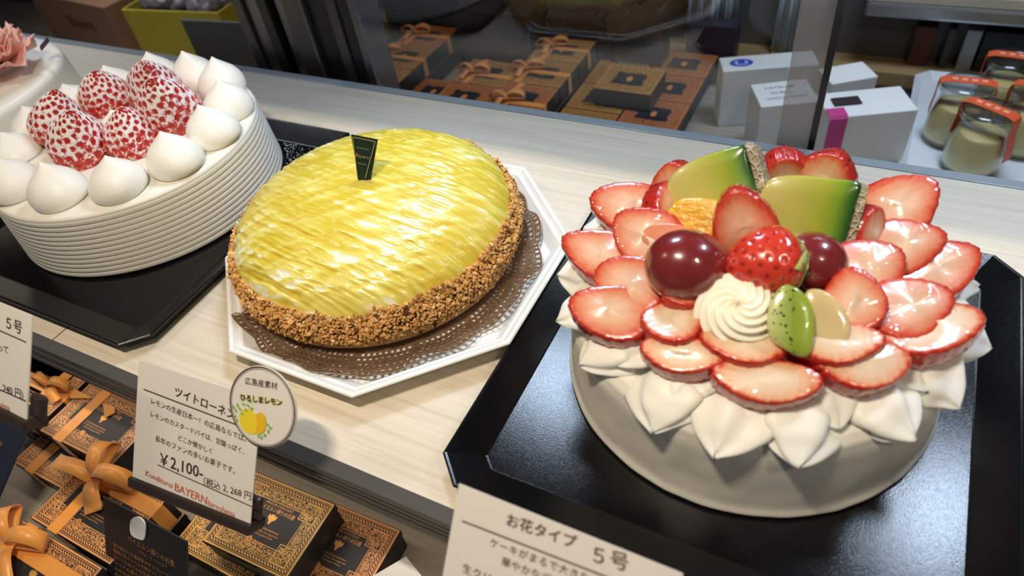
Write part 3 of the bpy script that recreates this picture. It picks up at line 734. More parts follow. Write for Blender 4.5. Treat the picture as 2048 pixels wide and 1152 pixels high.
# strawberry slices
def slice_mat(name, stops):
    t = NT(name); e = t.attr('e'); v = t.coord(); n_ = t.noise(v, 190, 3, .6); st = t.noise(t.coord('Object', (70, 420, 70)), 1.0, 3, .6)
    f = t.math('ADD', e, t.math('MULTIPLY', t.math('SUBTRACT', t.math('ADD', t.math('MULTIPLY', n_, .5), t.math('MULTIPLY', st, .5)), .5), .55))
    c = t.ramp(f, stops)
    vo = t.voro(v, 300, 'F1'); sd = t.math('MULTIPLY', t.math('LESS_THAN', vo, .26), t.math('GREATER_THAN', e, 1.02))
    c = t.mix(sd, c, (.10, .015, .008))
    t.set(col=c, rough=.30, sss=.2, sssr=(.006, .004, .003), ssss=.3, coat=.75, coatr=.06, spec=.5)
    bp = t.n('ShaderNodeBump'); bp.inputs['Strength'].default_value = .8; bp.inputs['Distance'].default_value = .0012
    t.L(t.noise(v, 120, 2, .45, .6), bp.inputs['Height']); t.L(bp.outputs[0], t.b.inputs['Coat Normal'])
    t.bump(t.math('ADD', t.math('MULTIPLY', vo, t.math('GREATER_THAN', e, 1.0)), t.math('MULTIPLY', st, .3)), .35, .0008); return t.m
MAT['slice'] = slice_mat('ripe_strawberry_slice', [(.0, (.76, .56, .41)), (.34, (.74, .44, .29)), (.66, (.70, .27, .15)), (.88, (.60, .075, .03)), (1.0, (.46, .02, .012))])
MAT['slice_pale'] = slice_mat('pale_strawberry_slice', [(.0, (.77, .63, .47)), (.52, (.76, .55, .39)), (.80, (.74, .36, .20)), (.92, (.62, .085, .035)), (1.0, (.48, .022, .012))])
def slice_geo(L, Wd, th, seed):
    R = random.Random(seed); N = 112; out = []; sk = R.uniform(-.06, .06); eg = R.uniform(.16, .30); p1 = R.uniform(0, 6)
    for j in range(N):
        a = 2 * PI * j / N; b = 1 + .011 * math.sin(17 * a + p1) + .010 * math.sin(29 * a + p1 * 2) + .012 * math.sin(4 * a + p1)
        out.append((L / 2 * math.cos(a) * b * (1 - .05 * math.sin(a) ** 2), Wd / 2 * math.sin(a) * b * (1 - eg * math.cos(a)) + sk * L * math.cos(a) ** 2))
    lv = [(.06, .05, .58), (.28, .28, .57), (.55, .55, .55), (.78, .78, .53), (.90, .92, .52), (.955, 1.0, .48), (.985, 1.1, .36), (1.0, 1.2, .10), (1.0, 1.2, -.15), (.97, 1.2, -.38), (.90, 1.1, -.50)]
    V = []; F = []; A = []
    for s, e, z in lv:
        for x, y in out: V.append((x * s, y * s, z * th + .0009 * math.cos(x * 90 + seed) * (1 - s))); A.append(e)
    for i in range(len(lv) - 1):
        for j in range(N):
            k = (j + 1) % N; F.append((i * N + j, (i + 1) * N + j, (i + 1) * N + k, i * N + k))
    q = (len(lv) - 1) * N; F.append(tuple(range(q + N - 1, q - 1, -1))); F.append(tuple(range(N))); return V, F, A
def put_slice(label, tip, inner, zt, zi, Wd, n=(0, -.25, 1), th=.0108, seed=[0]):
    seed[0] += 1; T = at(*tip, zt); I = at(*inner, zi); d = T - I; V, F, A = slice_geo(float(np.linalg.norm(d)), Wd, th, seed[0])
    o = mesh('strawberry_slice', V, F, MAT['slice_pale' if tip[1] > 690 or inner[0] in (1410, 1745) else 'slice'], None, True, {'e': A}); o.matrix_world = frame((T + I) / 2, d, n)
    return tag(o, label, 'strawberry slice', 'strawberry slices fanned over the fruit cake')
SL = [
 ('strawberry slice at the very back, upright right of the left melon wedge', (1552, 306), (1575, 372), .098, .078, .024, (0, -.75, .6)),
 ('tall notched strawberry slice at the back right behind the right melon wedge', (1690, 308), (1625, 392), .100, .078, .028, (0, -.75, .6)),
 ('strawberry slice peeking out behind the left end of the left melon wedge', (1345, 322), (1362, 402), .090, .074, .024, (-.3, -.7, .6)),
 ('thin strawberry slice seen edge-on, left of the left melon wedge', (1318, 365), (1335, 470), .086, .070, .022, (1, -.25, .45)),
 ('strawberry slice at upper left with a white glaze streak', (1183, 395), (1345, 452), .072, .069, .029, (0, -.5, 1)),
 ('large strawberry slice at upper right, wide face with a branching glaze highlight', (1872, 372), (1715, 470), .084, .070, .031, (-.15, -.7, .8)),
 ('narrow strawberry slice tucked along the rind of the right melon wedge', (1738, 408), (1706, 510), .090, .074, .020, (.9, -.4, .4)),
 ('leftmost strawberry slice, flat, pointing left over the cream', (1125, 487), (1290, 548), .068, .068, .026, (0, -.35, 1)),
 ('rightmost strawberry slice, long, under the flat one beside the right melon wedge', (1947, 508), (1770, 588), .066, .066, .027, (.05, -.4, 1)),
 ('lower-left strawberry slice pointing left below the grape', (1140, 608), (1310, 655), .0675, .0685, .026, (-.1, -.3, 1)),
 ('long strawberry slice at lower right with its red side towards us', (1960, 640), (1745, 690), .0665, .0685, .026, (0, -.02, 1)),
 ('frontmost strawberry slice, lowest in the fan, thick red rim to the front', (1530, 818), (1530, 726), .0650, .0705, .040, (0, -.02, 1)),
 ('strawberry slice at front right, second row, right of the frontmost one', (1735, 790), (1705, 690), .0655, .0715, .036, (.1, -.02, 1)),
 ('strawberry slice at front left, below the small one by the rosette', (1360, 758), (1372, 684), .0665, .0705, .034, (-.1, -.0, 1)),
 ('strawberry slice just below the red grape, tip pointing left', (1203, 535), (1330, 615), .073, .072, .027, (-.1, -.4, 1)),
 ('strawberry slice left of the orange segment, standing over the leftmost slices', (1233, 440), (1362, 520), .080, .076, .029, (-.1, -.6, .9)),
 ('flat strawberry slice right of the second grape, top of the right-hand overlap', (1797, 512), (1655, 578), .077, .076, .028, (.1, -.45, 1)),
 ('strawberry slice under the flat one right of the second grape, pointing right', (1877, 470), (1710, 528), .073, .073, .026, (.1, -.5, 1)),
 ('strawberry slice at right centre lying over the long lower-right one', (1897, 597), (1720, 650), .071, .072, .027, (.1, -.3, 1)),
 ('broad strawberry slice right of the kiwi wedge with a glazed rim', (1768, 640), (1640, 590), .076, .080, .029, (.1, -.5, 1)),
 ('strawberry slice under the rosette, left-hand, cut face up', (1280, 655), (1410, 655), .071, .074, .024, (0, -.0, 1)),
 ('small dark strawberry slice between the red grape and the rosette', (1322, 600), (1400, 600), .0775, .0765, .016, (0, -.0, 1)),
 ('strawberry slice directly in front of the rosette', (1482, 742), (1488, 665), .0725, .0735, .034, (0, -.0, 1)),
 ('strawberry slice in front of the pale apple piece', (1665, 742), (1650, 655), .0725, .0755, .038, (0, -.02, 1)),
]
for s in SL: put_slice(*s)
put_slice('upright strawberry slice standing at the centre behind the whole strawberry', (1462, 372), (1508, 512), .108, .080, .0265, (.15, -.85, .45))

# ------------------------------------------------------------------ other fruit on the cake
glz = lambda t, s=.3: None
def gel(name, col, sss=.3, ssr=(.01, .006, .002), **k):
    t = NT(name); v = t.coord(); t.set(col=col(t, v) if callable(col) else col, rough=.25, sss=sss, sssr=ssr, ssss=.5, coat=1.0, coatr=.03, **k)
    bp = t.n('ShaderNodeBump'); bp.inputs['Strength'].default_value = .5; bp.inputs['Distance'].default_value = .0012
    t.L(t.noise(v, 110, 2, .45, .5), bp.inputs['Height']); t.L(bp.outputs[0], t.b.inputs['Coat Normal']); return t
def melon_col(t, v):
    f = t.math('ADD', t.attr('e'), t.math('MULTIPLY', t.math('SUBTRACT', t.noise(v, 60, 3), .5), .10))
    return t.ramp(f, [(.0, (.010, .040, .008)), (.05, (.03, .12, .01)), (.15, (.19, .32, .015)), (.29, (.36, .40, .04)), (.52, (.48, .45, .10)), (1, (.58, .50, .19))])
MAT['melon'] = gel('melon_flesh', melon_col, .3).m
t = NT('netted_rind'); v = t.coord(); ve = t.voro(v, 330, 'DISTANCE_TO_EDGE'); nt_ = t.ramp(ve, [(.03, (1, 1, 1)), (.22, (0, 0, 0))])
t.set(col=t.mix(nt_, (.30, .27, .16), (.62, .54, .40)), rough=.7); t.bump(nt_, .9, .0015); MAT['rind'] = t.m
def cut(name, px, p, n, th, m, parent=None, egrad=None, per=4, bev=.10, loc=True):
    n = unit(n); P = [onplane(x, y, p, n) for x, y in px]; P = smooth_outline(P, per)
    c0 = np.mean(P, 0) if parent is None else np.array(parent.location)
    V, F = prism([q - c0 for q in P], th, -n, bev)
    at_ = None
    if egrad: # 0 at the line a-b, 1 at distance w
        a, b_, w = egrad; A = onplane(*a, p, n) - c0; B = onplane(*b_, p, n) - c0; d = unit(B - A)
        at_ = {'e': [float(np.linalg.norm((q - A) - ((q - A) @ d) * d - ((q - A) @ n) * n) / w) for q in np.array(V)]}
    return mesh(name, V, F, m, parent, True, at_, loc=tuple(c0) if parent is None else None)
def melon(label, flesh, rind, p, n, th, eg):
    c = np.mean([onplane(x, y, p, unit(n)) for x, y in flesh], 0); t_ = thing('melon_wedge', label, 'melon', tuple(c))
    cut('flesh', flesh, p, n, th, MAT['melon'], t_, eg); cut('netted_rind', rind, p - unit(n) * .0008, n, th * 1.04, MAT['rind'], t_, None, 3, .12)
melon('left melon wedge, its netted rind standing up towards the back', [(1332, 385), (1340, 352), (1372, 326), (1430, 303), (1487, 289), (1494, 310), (1502, 345), (1518, 392), (1500, 420), (1430, 440), (1360, 430)],
      [(1487, 289), (1500, 283), (1511, 292), (1521, 330), (1532, 372), (1528, 396), (1518, 394), (1508, 360), (1498, 322)], at(1430, 370, .093), (-.10, -.78, .62), .016, ((1490, 292), (1519, 390), .042))
melon('right melon wedge with dark green edge and netted rind at its right', [(1520, 415), (1524, 382), (1545, 356), (1600, 350), (1660, 356), (1724, 367), (1712, 410), (1697, 465), (1680, 532), (1650, 540), (1590, 530), (1540, 500)],
      [(1724, 367), (1737, 372), (1735, 392), (1716, 462), (1700, 515), (1682, 546), (1674, 540), (1690, 490), (1708, 428)], at(1620, 440, .091), (.12, -.78, .62), .017, ((1727, 368), (1677, 538), .046))
def grape(label, px, z, r, sx=1.12):
    V, F = lathe([(r * math.sin(q), -r * math.cos(q)) for q in np.linspace(.02, PI - .02, 28)], 48); V = [(x * sx, y, z_) for x, y, z_ in V]
    o = mesh('grape', V, F, MAT['grape'], None, True, loc=tuple(at(*px, z))); o.rotation_euler = (0, .2, .4); return tag(o, label, 'grape', 'glazed grapes on the fruit cake')
MAT['grape'] = gel('dark_red_grape', lambda t, v: t.mix(t.noise(v, 70, 3), (.13, .012, .014), (.24, .020, .022)), .15, (.01, .003, .003)).m
grape('large glossy dark red grape left of the whole strawberry', (1372, 532), .0880, .0153); grape('dark red grape half hidden behind the whole strawberry', (1622, 526), .0835, .0130, 1.1)
# whole strawberry lying on its side
def whole():
    B = at(1604, 513, .0930); T = at(1448, 536, .0915); ax = T - B; L = float(np.linalg.norm(ax)); V, F, pit = berry(L, .0140, 9, 120, 96, 72, .0005, .36, 2.1, .66)
    q = Vector((0, 0, 1)).rotation_difference(Vector(ax)); t_ = thing('strawberry', 'whole glazed strawberry with green calyx lying at the centre of the fruit cake', 'strawberry', tuple(B))
    g = gel('glazed_strawberry', lambda t, v: t.ramp(t.attr('pit'), [(0, (.62, .045, .022)), (.55, (.52, .03, .02)), (.8, (.20, .015, .01))]), .2, (.01, .003, .002))
    mesh('berry_body', [q @ Vector(p) for p in V], F, g.m, t_, True, {'pit': pit}); R = random.Random(4); gm = pm('calyx_green', (.38, .44, .13), .5)
    for k in range(9):
        a = 2 * PI * k / 9 + R.uniform(-.2, .2); l = R.uniform(.011, .015); w = .0040; P = []
        for s, ww in ((0, .5), (.35, 1), (.7, .7), (1, .05)):
            for e in (-1, 1):
                r_ = .001 + l * s; z_ = -.0012 + .0085 * s ** 1.5 - .0008 * (1 - s)
                x, y = r_, e * w * ww; P.append(q @ Vector((x * math.cos(a) - y * math.sin(a), x * math.sin(a) + y * math.cos(a), z_)))
        o = mesh('calyx_leaf', P, [(0, 1, 3, 2), (2, 3, 5, 4), (4, 5, 7, 6)], gm, t_, True); s_ = o.modifiers.new('s', 'SOLIDIFY'); s_.thickness = .0006
whole()
def orange_col(t, v): t.bump(t.noise(t.coord('Object', (150, 340, 150), (.3, .5, .4)), 1.5, 3), .7, .002); return t.mix(t.noise(t.coord('Object', (60, 260, 60), (.3, .5, .4)), 2.2, 4), (.74, .30, .008), (.90, .58, .08))
MAT['orange'] = gel('orange_pulp', orange_col, .3, (.012, .006, .001)).m
o = cut('orange_segment', [(1329, 438), (1340, 412), (1362, 397), (1400, 395), (1440, 402), (1470, 430), (1470, 490), (1445, 512), (1400, 490), (1355, 458)], at(1390, 445, .0885), (-.1, -.72, .7), .012, MAT['orange']); tag(o, 'glazed orange segment tucked under the left melon wedge', 'orange')
def kiwi_col(t, v):
    e = t.attr('e'); vv = t.voro(t.coord('Object', (1, 1, 1)), 560, 'F1'); sd = t.math('MULTIPLY', t.math('LESS_THAN', vv, .30), t.math('MULTIPLY', t.math('GREATER_THAN', e, .10), t.math('LESS_THAN', e, .42)))
    c = t.ramp(e, [(0, (.62, .62, .30)), (.15, (.46, .52, .16)), (.4, (.24, .32, .03)), (.8, (.34, .44, .05)), (1, (.22, .32, .03))]); return t.mix(sd, c, (.012, .012, .006))
MAT['kiwi'] = gel('kiwi_flesh', kiwi_col, .25, (.006, .008, .001)).m
o = cut('kiwi_wedge', [(1540, 612), (1552, 585), (1572, 568), (1600, 578), (1622, 604), (1629, 640), (1627, 690), (1614, 714), (1580, 704), (1548, 680), (1536, 650)], at(1580, 640, .0885), (.15, -.60, .8), .014, MAT['kiwi'], None, ((1532, 590), (1532, 690), .024)); tag(o, 'bright green kiwi wedge with black seeds right of the rosette', 'kiwi')
MAT['apple'] = gel('poached_apple', lambda t, v: t.mix(t.noise(v, 80, 3), (.58, .42, .18), (.70, .56, .32)), .4, (.012, .010, .005)).m
o = cut('apple_piece', [(1612, 585), (1640, 578), (1672, 596), (1696, 628), (1702, 668), (1686, 698), (1650, 704), (1622, 690), (1612, 640)], at(1655, 640, .0845), (.1, -.62, .8), .011, MAT['apple']); tag(o, 'pale translucent poached apple piece right of the kiwi wedge', 'apple')
MAT['grapefruit'] = gel('grapefruit_flesh', (.70, .24, .13), .35).m
o = cut('grapefruit_piece', [(1282, 470), (1296, 452), (1330, 446), (1368, 452), (1390, 474), (1372, 500), (1320, 505), (1290, 490)], at(1335, 475, .0845), (-.1, -.6, .8), .006, MAT['grapefruit']); tag(o, 'thin pale red grapefruit piece left of the orange segment', 'grapefruit')

# pick flag in the pie
def flag():
    p = at(722, 361, .0605); n = unit((.25, -.86, .42)); q = [onplane(x, y, p, n) for x, y in [(702, 269), (755, 279), (733, 360), (714, 362)]]; t_ = thing('pick_flag', 'small dark green tapered shop pick stuck in the top of the lemon pie', 'pick', tuple(p))
    P = [a - p for a in q]; P[2] = P[2] * 1.0 - np.array([0, 0, .006]); P[3] = P[3] - np.array([0, 0, .006]); V = P + [a - n * .0008 for a in P]
    mesh('flag_card', V, [(3, 2, 1, 0), (4, 5, 6, 7), (0, 1, 5, 4), (1, 2, 6, 5), (2, 3, 7, 6), (3, 0, 4, 7)], pm('dark_green_card', (.012, .030, .020), .35), t_, False)
    gold = pm('dull_gold_print', (.30, .26, .11), .45); u = unit(P[1] - P[0]); vv = np.cross(n, u); m = MB()
    def W3(x, y, dz=.0004):
        a = onplane(x, y, p, n) - p + n * dz; return a
    def wr(s, a, b_, shear=0):
        A, B = W3(*a), W3(*b_); k = MB(); write(k, s, 0, 0, float(np.linalg.norm(B - A)), shear=shear); d = unit(B - A); e = np.cross(n, d)
        m.add([A + d * x + e * y for x, y, z in k.V], k.F)
    wr('KONDITOREI', (714, 296), (738, 301)); wr('Bayern', (711, 313), (739, 319), .2); wr('PIECEOUT', (715, 327), (733, 331))
    for a, b_ in (((706, 274), (751, 283)), ((751, 283), (731, 356)), ((706, 274), (716, 358))):
        A, B = W3(*a), W3(*b_); e = unit(np.cross(n, B - A)) * .00025; m.add([A + e, A - e, B - e, B + e], [(0, 1, 2, 3)])
    m.build('lettering', gold, t_)
flag()

# ------------------------------------------------------------------ chocolate boxes
def box_geo(w, d, h, lip=.0006):
    """lid drawn as a shallow cap over a slightly narrower tray"""
    lid = MB().box(-w / 2, w / 2, -d / 2, d / 2, h - .006, h); base = MB().box(-w / 2 + lip, w / 2 - lip, -d / 2 + lip, d / 2 - lip, 0, h - .0061); return lid, base
def eagle(mb, x, y, s, z):
    half = [(0, .5), (.05, .42), (.14, .50), (.22, .44), (.16, .36), (.20, .30), (.38, .42), (.50, .36), (.42, .30), (.52, .22), (.42, .18), (.50, .08), (.38, .08), (.40, -.06), (.28, -.02), (.24, -.16), (.16, -.10), (.20, -.28), (.10, -.24), (.12, -.42), (0, -.52)]
    P = [(x + a * s, y + b_ * s, z) for a, b_ in half] + [(x - a * s, y + b_ * s, z) for a, b_ in half[-2:0:-1]]
    mb.add(P[::-1], [tuple(range(len(P)))[::-1]])
def crest(mb, x, y, s, z):
    for dx_, dy_, k in ((-.5, .1, .5), (-.2, .25, .4), (-.3, -.25, .42), (0, 0, .45)):
        n = 7; mb.add([(x + s * dx_ + s * k * (1 if i % 2 else .55) * math.cos(2 * PI * i / (2 * n)), y + s * dy_ + s * k * (1 if i % 2 else .55) * math.sin(2 * PI * i / (2 * n)), z) for i in range(2 * n)], [tuple(range(2 * n))])
def lettering(w, d, h):
    m = MB(); z = h + .00025; k = d / .055
    write(m, 'PAVÉ DE CHOCOLAT', 0, .0110 * k, .0225 * k, z, .0021 * k, center=True); write(m, 'バイエルン通りの石畳', 0, .0072 * k, .0300 * k, z, .0031 * k, center=True)
    eagle(m, 0, .0022 * k, .0072 * k, z)
    for s, y, ww in (('Das schönste Kaisai beneld euro,', -.0052, .0235), ('Ihr haben Raiden, Sie vorgeritten', -.0074, .0255), ('Mund und die guten Freude.', -.0096, .0200)):
        write(m, s, 0, y * k, ww * k, z, .0015 * k, shear=.25, center=True)
    crest(m, -.0045 * k, -.0142 * k, .0042 * k, z); write(m, 'Bayern', -.0015 * k, -.0155 * k, .0085 * k, z, .0030 * k, shear=.15, bold=.01)
    return m
LETTER = {}
def choc_box(label, cx, cy, z0, w=BW, d=BD, h=BH, rot=0.0, m='box', letters=True, group='ornate chocolate boxes on the lower deck in front of the shelf', notch=False):
    t = thing('chocolate_box', label, 'box', (cx, cy, z0), rot, group); lid, base = box_geo(w, d, h)
    lid.build('lid', MAT[m], t, bevel=.0005); base.build('box_base', MAT['navy'], t, bevel=.0004)
    if letters:
        key = (round(w, 4), round(d, 4), round(h, 4))
        if key not in LETTER:
            LETTER[key] = lettering(w, d, h).build('lid_lettering', MAT['foil'], t)
        else:
            o = LETTER[key].copy(); COL.objects.link(o); o.parent = t
    if notch:
        n = 20; V = [(.012 * math.cos(PI * i / n), -d / 2 - .0004, h - .0005 - .0075 * math.sin(PI * i / n)) for i in range(n + 1)]; V2 = [(x, y + .0012, z) for x, y, z in V]
        mesh('thumb_notch', V + V2, [tuple(range(n + 1)), tuple(range(2 * n + 1, n, -1))] + [(i, n + 1 + i, n + 2 + i, i + 1) for i in range(n)], pm('black_notch', (.006, .006, .007), .5), t, False)
    return t
def strip(P, side, w, th=.0005):
    """ribbon along points P, width directions side"""
    V = []; F = []; P = [np.array(p, float) for p in P]; n = len(P)
    for i, p in enumerate(P):
        s = np.array(side[i] if isinstance(side[0], (tuple, list, np.ndarray)) else side, float); s = s / np.linalg.norm(s); t = unit(P[min(n - 1, i + 1)] - P[max(0, i - 1)]); nn = np.cross(t, s); nn = nn / (np.linalg.norm(nn) + 1e-9)
        for a, b_ in ((-1, -1), (1, -1), (1, 1), (-1, 1)): V.append(p + s * a * w / 2 + nn * b_ * th / 2)
    for i in range(n - 1):
        for k in range(4): F.append((i * 4 + k, i * 4 + (k + 1) % 4, i * 4 + 4 + (k + 1) % 4, i * 4 + 4 + k))
    F.append((3, 2, 1, 0)); F.append(tuple(range(n * 4 - 4, n * 4))); return V, F
def band(t, w, d, h, x=None, y=None, rw=.0105):
    e = .0004
    if y is not None: P = [(-w / 2 - e, y, .001), (-w / 2 - e, y, h * .6), (-w / 2 - e, y, h + e), (0, y, h + e), (w / 2 + e, y, h + e), (w / 2 + e, y, h * .6), (w / 2 + e, y, .001)]; s = (0, 1, 0)
    else: P = [(x, -d / 2 - e, .001), (x, -d / 2 - e, h * .6), (x, -d / 2 - e, h + e), (x, 0, h + e), (x, d / 2 + e, h + e), (x, d / 2 + e, h * .6), (x, d / 2 + e, .001)]; s = (1, 0, 0)
    V, F = strip(P, s, rw); return mesh('ribbon_band', V, F, MAT['ribbon'], t, False)
def bow(t, x, y, z, ang, size=1.0, rw=.0105, tails=((2.6, .030), (-.9, .030)), loops=((0.0, .026, .012), (PI, .026, .012))):
    b_ = bpy.data.objects.new('bow', bpy.data.meshes.new('b')); V, F = lathe([(.0008, -.003), (.0034, -.002), (.0042, .0002), (.0034, .0026), (.0008, .0034)], 18)
    k = mesh('bow_knot', [(p[0] * size * 1.1 + x, p[1] * size + y, p[2] * size + z + .004) for p in V], F, MAT['ribbon'], t); bpy.data.objects.remove(b_)
    for da, L, H in loops:
        a = ang + da; c, s = math.cos(a), math.sin(a); P = []; sd = []; N = 22
        for i in range(N + 1):
            u = i / N; th_ = 2 * PI * u; r = L * size * (.5 - .5 * math.cos(th_)) ; zz = H * size * math.sin(th_) * (-.42 if u > .5 else -.9) * (-1 if u <= .5 else .25) + .0045 * size
            pin = .45 + .55 * math.sin(PI * u) ** .5
            P.append((x + c * r, y + s * r, z + max(.0012, zz))); tw = .5 * math.sin(PI * u); sd.append((-s * pin, c * pin, tw * .6))
        # width pinched at the knot
        V = []; F = []; pts = [np.array(p) for p in P]
        for i, p in enumerate(pts):
            u = i / N; wk = rw * size * (.40 + .60 * math.sin(PI * u) ** .6); s_ = unit(sd[i]); t_ = unit(pts[min(N, i + 1)] - pts[max(0, i - 1)]); nn = unit(np.cross(t_, s_))
            for aa, bb in ((-1, -1), (0, -1.6), (1, -1), (1, 1), (0, .4), (-1, 1)): V.append(p + s_ * aa * wk / 2 + nn * bb * .00035)
        for i in range(N):
            for q in range(6): F.append((i * 6 + q, i * 6 + (q + 1) % 6, i * 6 + 6 + (q + 1) % 6, i * 6 + 6 + q))
        mesh('bow_loop', V, F, MAT['ribbon'], k, True)
    for a, L in tails:
        a = ang + a; c, s = math.cos(a), math.sin(a); P = [(x + c * L * size * u, y + s * L * size * u, z + .0030 + .0075 * size * math.sin(PI * min(1, u * 1.1)) * (1 - u * .5)) for u in np.linspace(0, 1, 10)]
        V, F = strip(P, [(-s * 1.0, c * 1.0, .15 * math.sin(3 * u)) for u in np.linspace(0, 1, 10)], rw * size); mesh('bow_tail', V, F, MAT['ribbon'], k, True)
Z1 = LOWZ; Z2 = LOWZ + BH + .0002
choc_box('navy box with a black thumb notch in its front, resting across two others', -.2864, .0975, Z2, rot=.03, m='box_gold', notch=True)
choc_box('chocolate box under the left of the notched box, lid mostly covered', -.3225, .0890, Z1, m='box_gold')
choc_box('chocolate box at the right of the front row beside the white paper', -.2462, .1070, Z1, rot=.03)
RW, RD = .0845, .0520
MAT['box_wide'] = box_mat('wide_ornate_lid', RW, RD, (.90, .42, .15), (.016, .017, .024))
def rib_box(label, cx, cy, z0, kx, ky, bowang=None, rot=0.0, group='ribbon-tied chocolate boxes on the lower deck', xb=True, yb=True, **k):
    t = choc_box(label, cx, cy, z0, RW, RD, BH, rot, 'box_wide', True, group)
    if xb: band(t, RW, RD, BH, y=ky)
    if yb: band(t, RW, RD, BH, x=kx)
    if bowang is not None: bow(t, kx, ky, BH, bowang, **k)
    return t
choc_box('plain chocolate box under the big-bowed ribbon box, lower-left foreground', -.4080, .0590, Z1, RW * .97, RD * .95, m='box_wide', letters=False, group='chocolate boxes at the bottom of the front stacks')
kp = at(200, 962, Z2 + BH); b4 = (-.4100, .0570)
rib_box('ribbon-tied box behind the standing black leaflet, with the large orange bow', b4[0], b4[1], Z2, kp[0] - b4[0], kp[1] - b4[1], -.05, 0, size=1.15, tails=((3.25, .040), (-.75, .024)), loops=((.25, .030, .014), (2.05, .024, .012)))
rib_box('ribbon-tied box in the bottom left corner with a bow cut by the frame', -.4130, .0020, Z2, at(30, 1090, Z2 + BH)[0] + .4130, at(30, 1090, Z2 + BH)[1] - .0020, .15, 0, size=1.1, loops=((.2, .026, .014), (2.3, .024, .014)), tails=((-.9, .03), (-2.2, .03)))
choc_box('plain chocolate box under the bottom-left ribbon box', -.4150, .0040, Z1, RW * .96, RD * .92, m='box_wide', letters=False, group='chocolate boxes at the bottom of the front stacks')
rib_box('upper ribbon box between the two price cards, ribbon running front to back', -.4720, .1095, Z2, -.0195, .0150, None, 0.0, xb=False)
tl = thing('ribbon_tail', 'cut orange ribbon ends lying on the upper ribbon box by the shelf rail', 'ribbon', (0, 0, 0))
zt = Z2 + BH + .0012
for tri in (((140, 797), (148, 777), (185, 797)), ((206, 806), (230, 814), (230, 826), (210, 836))):
    P = [at(*q, zt) for q in tri]; n = len(P); V = P + [p + np.array([0, 0, .0005]) for p in P]
    mesh('ribbon_end', V, [tuple(range(n)), tuple(range(2 * n - 1, n - 1, -1))] + [(i, (i + 1) % n, n + (i + 1) % n, n + i) for i in range(n)], MAT['ribbon'], tl, False)
rib_box('lower ribbon box at the left under the upper one, half in shade', -.4960, .0850, Z1, -.0200, .0100, None, 0.0, xb=False)
rib_box('ribbon box behind the navy leaflet at left, small bow on its right end', -.5615, .1120, Z2, .0200, .0040, .2, 0.0, size=.8, tails=((-.6, .026),), loops=((.1, .024, .012), (2.8, .024, .012)))
choc_box('box at the bottom of the left stack under the small-bowed box', -.5880, .1100, Z1, RW * .98, RD, m='box_wide', letters=False, group='chocolate boxes at the bottom of the front stacks')
pk_ = at(82, 768, -.118); choc_box('dark brown-lidded box with gilt edge behind the strawberry cake price card', pk_[0] - .02, pk_[1] + .016, Z2, BW, .05, BH, 0.0, 'back_copper', False, 'brown-lidded chocolate boxes')

# standing leaflets
def leaflet(label, tl_px, z, w, h, tilt, rows, tabpx=None, mname='navy', yaw=0.0, col=(.014, .015, .02), tr=False):
    p = at(*tl_px, z); u = np.array([math.cos(yaw), math.sin(yaw), 0]); v = unit((-math.sin(yaw) * math.sin(tilt), math.cos(yaw) * math.sin(tilt), math.cos(tilt))); n = np.cross(u, v)
    if tr: p = p - u * w
    t = thing('leaflet', label, 'leaflet'); Mx = Matrix.Identity(4)
    for i in range(3): Mx[i][0] = u[i]; Mx[i][1] = v[i]; Mx[i][2] = n[i]; Mx[i][3] = p[i]
    t.matrix_world = Mx; MB().box(0, w, -h, 0, -.0012, 0).build('leaflet_sheet', pm('leaflet_card', col, .45), t)
    m = MB()
    for s, y, x, ww, hh in rows: write(m, s, x, y, ww, .0003, hh)
    if rows: m.build('leaflet_lettering', pm('dim_copper_print', (.42, .20, .075), .5), t)
    return t, p, u, v, n
rows = [('バイエルン通りの石畳', -.0225, .0230, .0430, .0044), ('パヴェ・ド・ショコラ', -.0272, .0330, .0260, .0026)]
for i, s in enumerate(['選び抜かれた最高級のチョコレートと', '新鮮な生クリームで毎日つくられる', '口どけなめらかな石畳です。毎日の', 'ココアの香り豊かな味わいを', '大切な方への贈り物にもどうぞ', 'お召し上がりください。']): rows.append((s, -.0330 - .0046 * i, .0085, .056 - .004 * (i % 2), .0030))
lt, lp, lu, lv_, ln = leaflet('tall black leaflet with copper print and white paper tab standing in front', (206, 994), -.0850, .0765, .066, .55, rows)
tabm = MB(); X = lambda px, py: (onplane(px, py, lp, ln) - lp)
P = smooth_outline([X(266, 1038) + ln * .0008, X(282, 1032) + ln * .0008, X(294, 1046) + ln * .0008, X(293, 1074) + ln * .0008, X(285, 1077) + ln * .0008, X(266, 1066) + ln * .0008], 3)
P = [((q @ lu), (q @ lv_), (q @ ln)) for q in P]; n = len(P); tm = mesh('paper_tab', P + [(a, b_, c + .0008) for a, b_, c in P], [tuple(range(n))[::-1], tuple(range(n, 2 * n))] + [(i, (i + 1) % n, n + (i + 1) % n, n + i) for i in range(n)], MAT['white_paper'], lt, False); tm['label'] = 'white paper tab'
leaflet('dark navy leaflet leaning at the left edge under the strawberry cake card', (73, 817), -.0800, .10, .075, 1.02, [('の石畳', -.012, .060, .022, .0045), ('毎日つくる', -.034, .058, .024, .003), ('おいしい', -.041, .056, .018, .003)], col=(.016, .022, .045), tr=True)
wp = [at(812, 1113, -.140), at(850, 1160, -.146), at(800, 1190, -.150), at(735, 1158, -.146)]
V = wp + [p - np.array([0, 0, .0012]) for p in wp]; o = mesh('white_sheet', V, [(0, 1, 2, 3), (7, 6, 5, 4)] + [(i, i + 4, (i + 1) % 4 + 4, (i + 1) % 4) for i in range(4)], MAT['white_paper'], None, False); tag(o, 'corner of a white paper sheet at the bottom edge right of the boxes', 'paper')

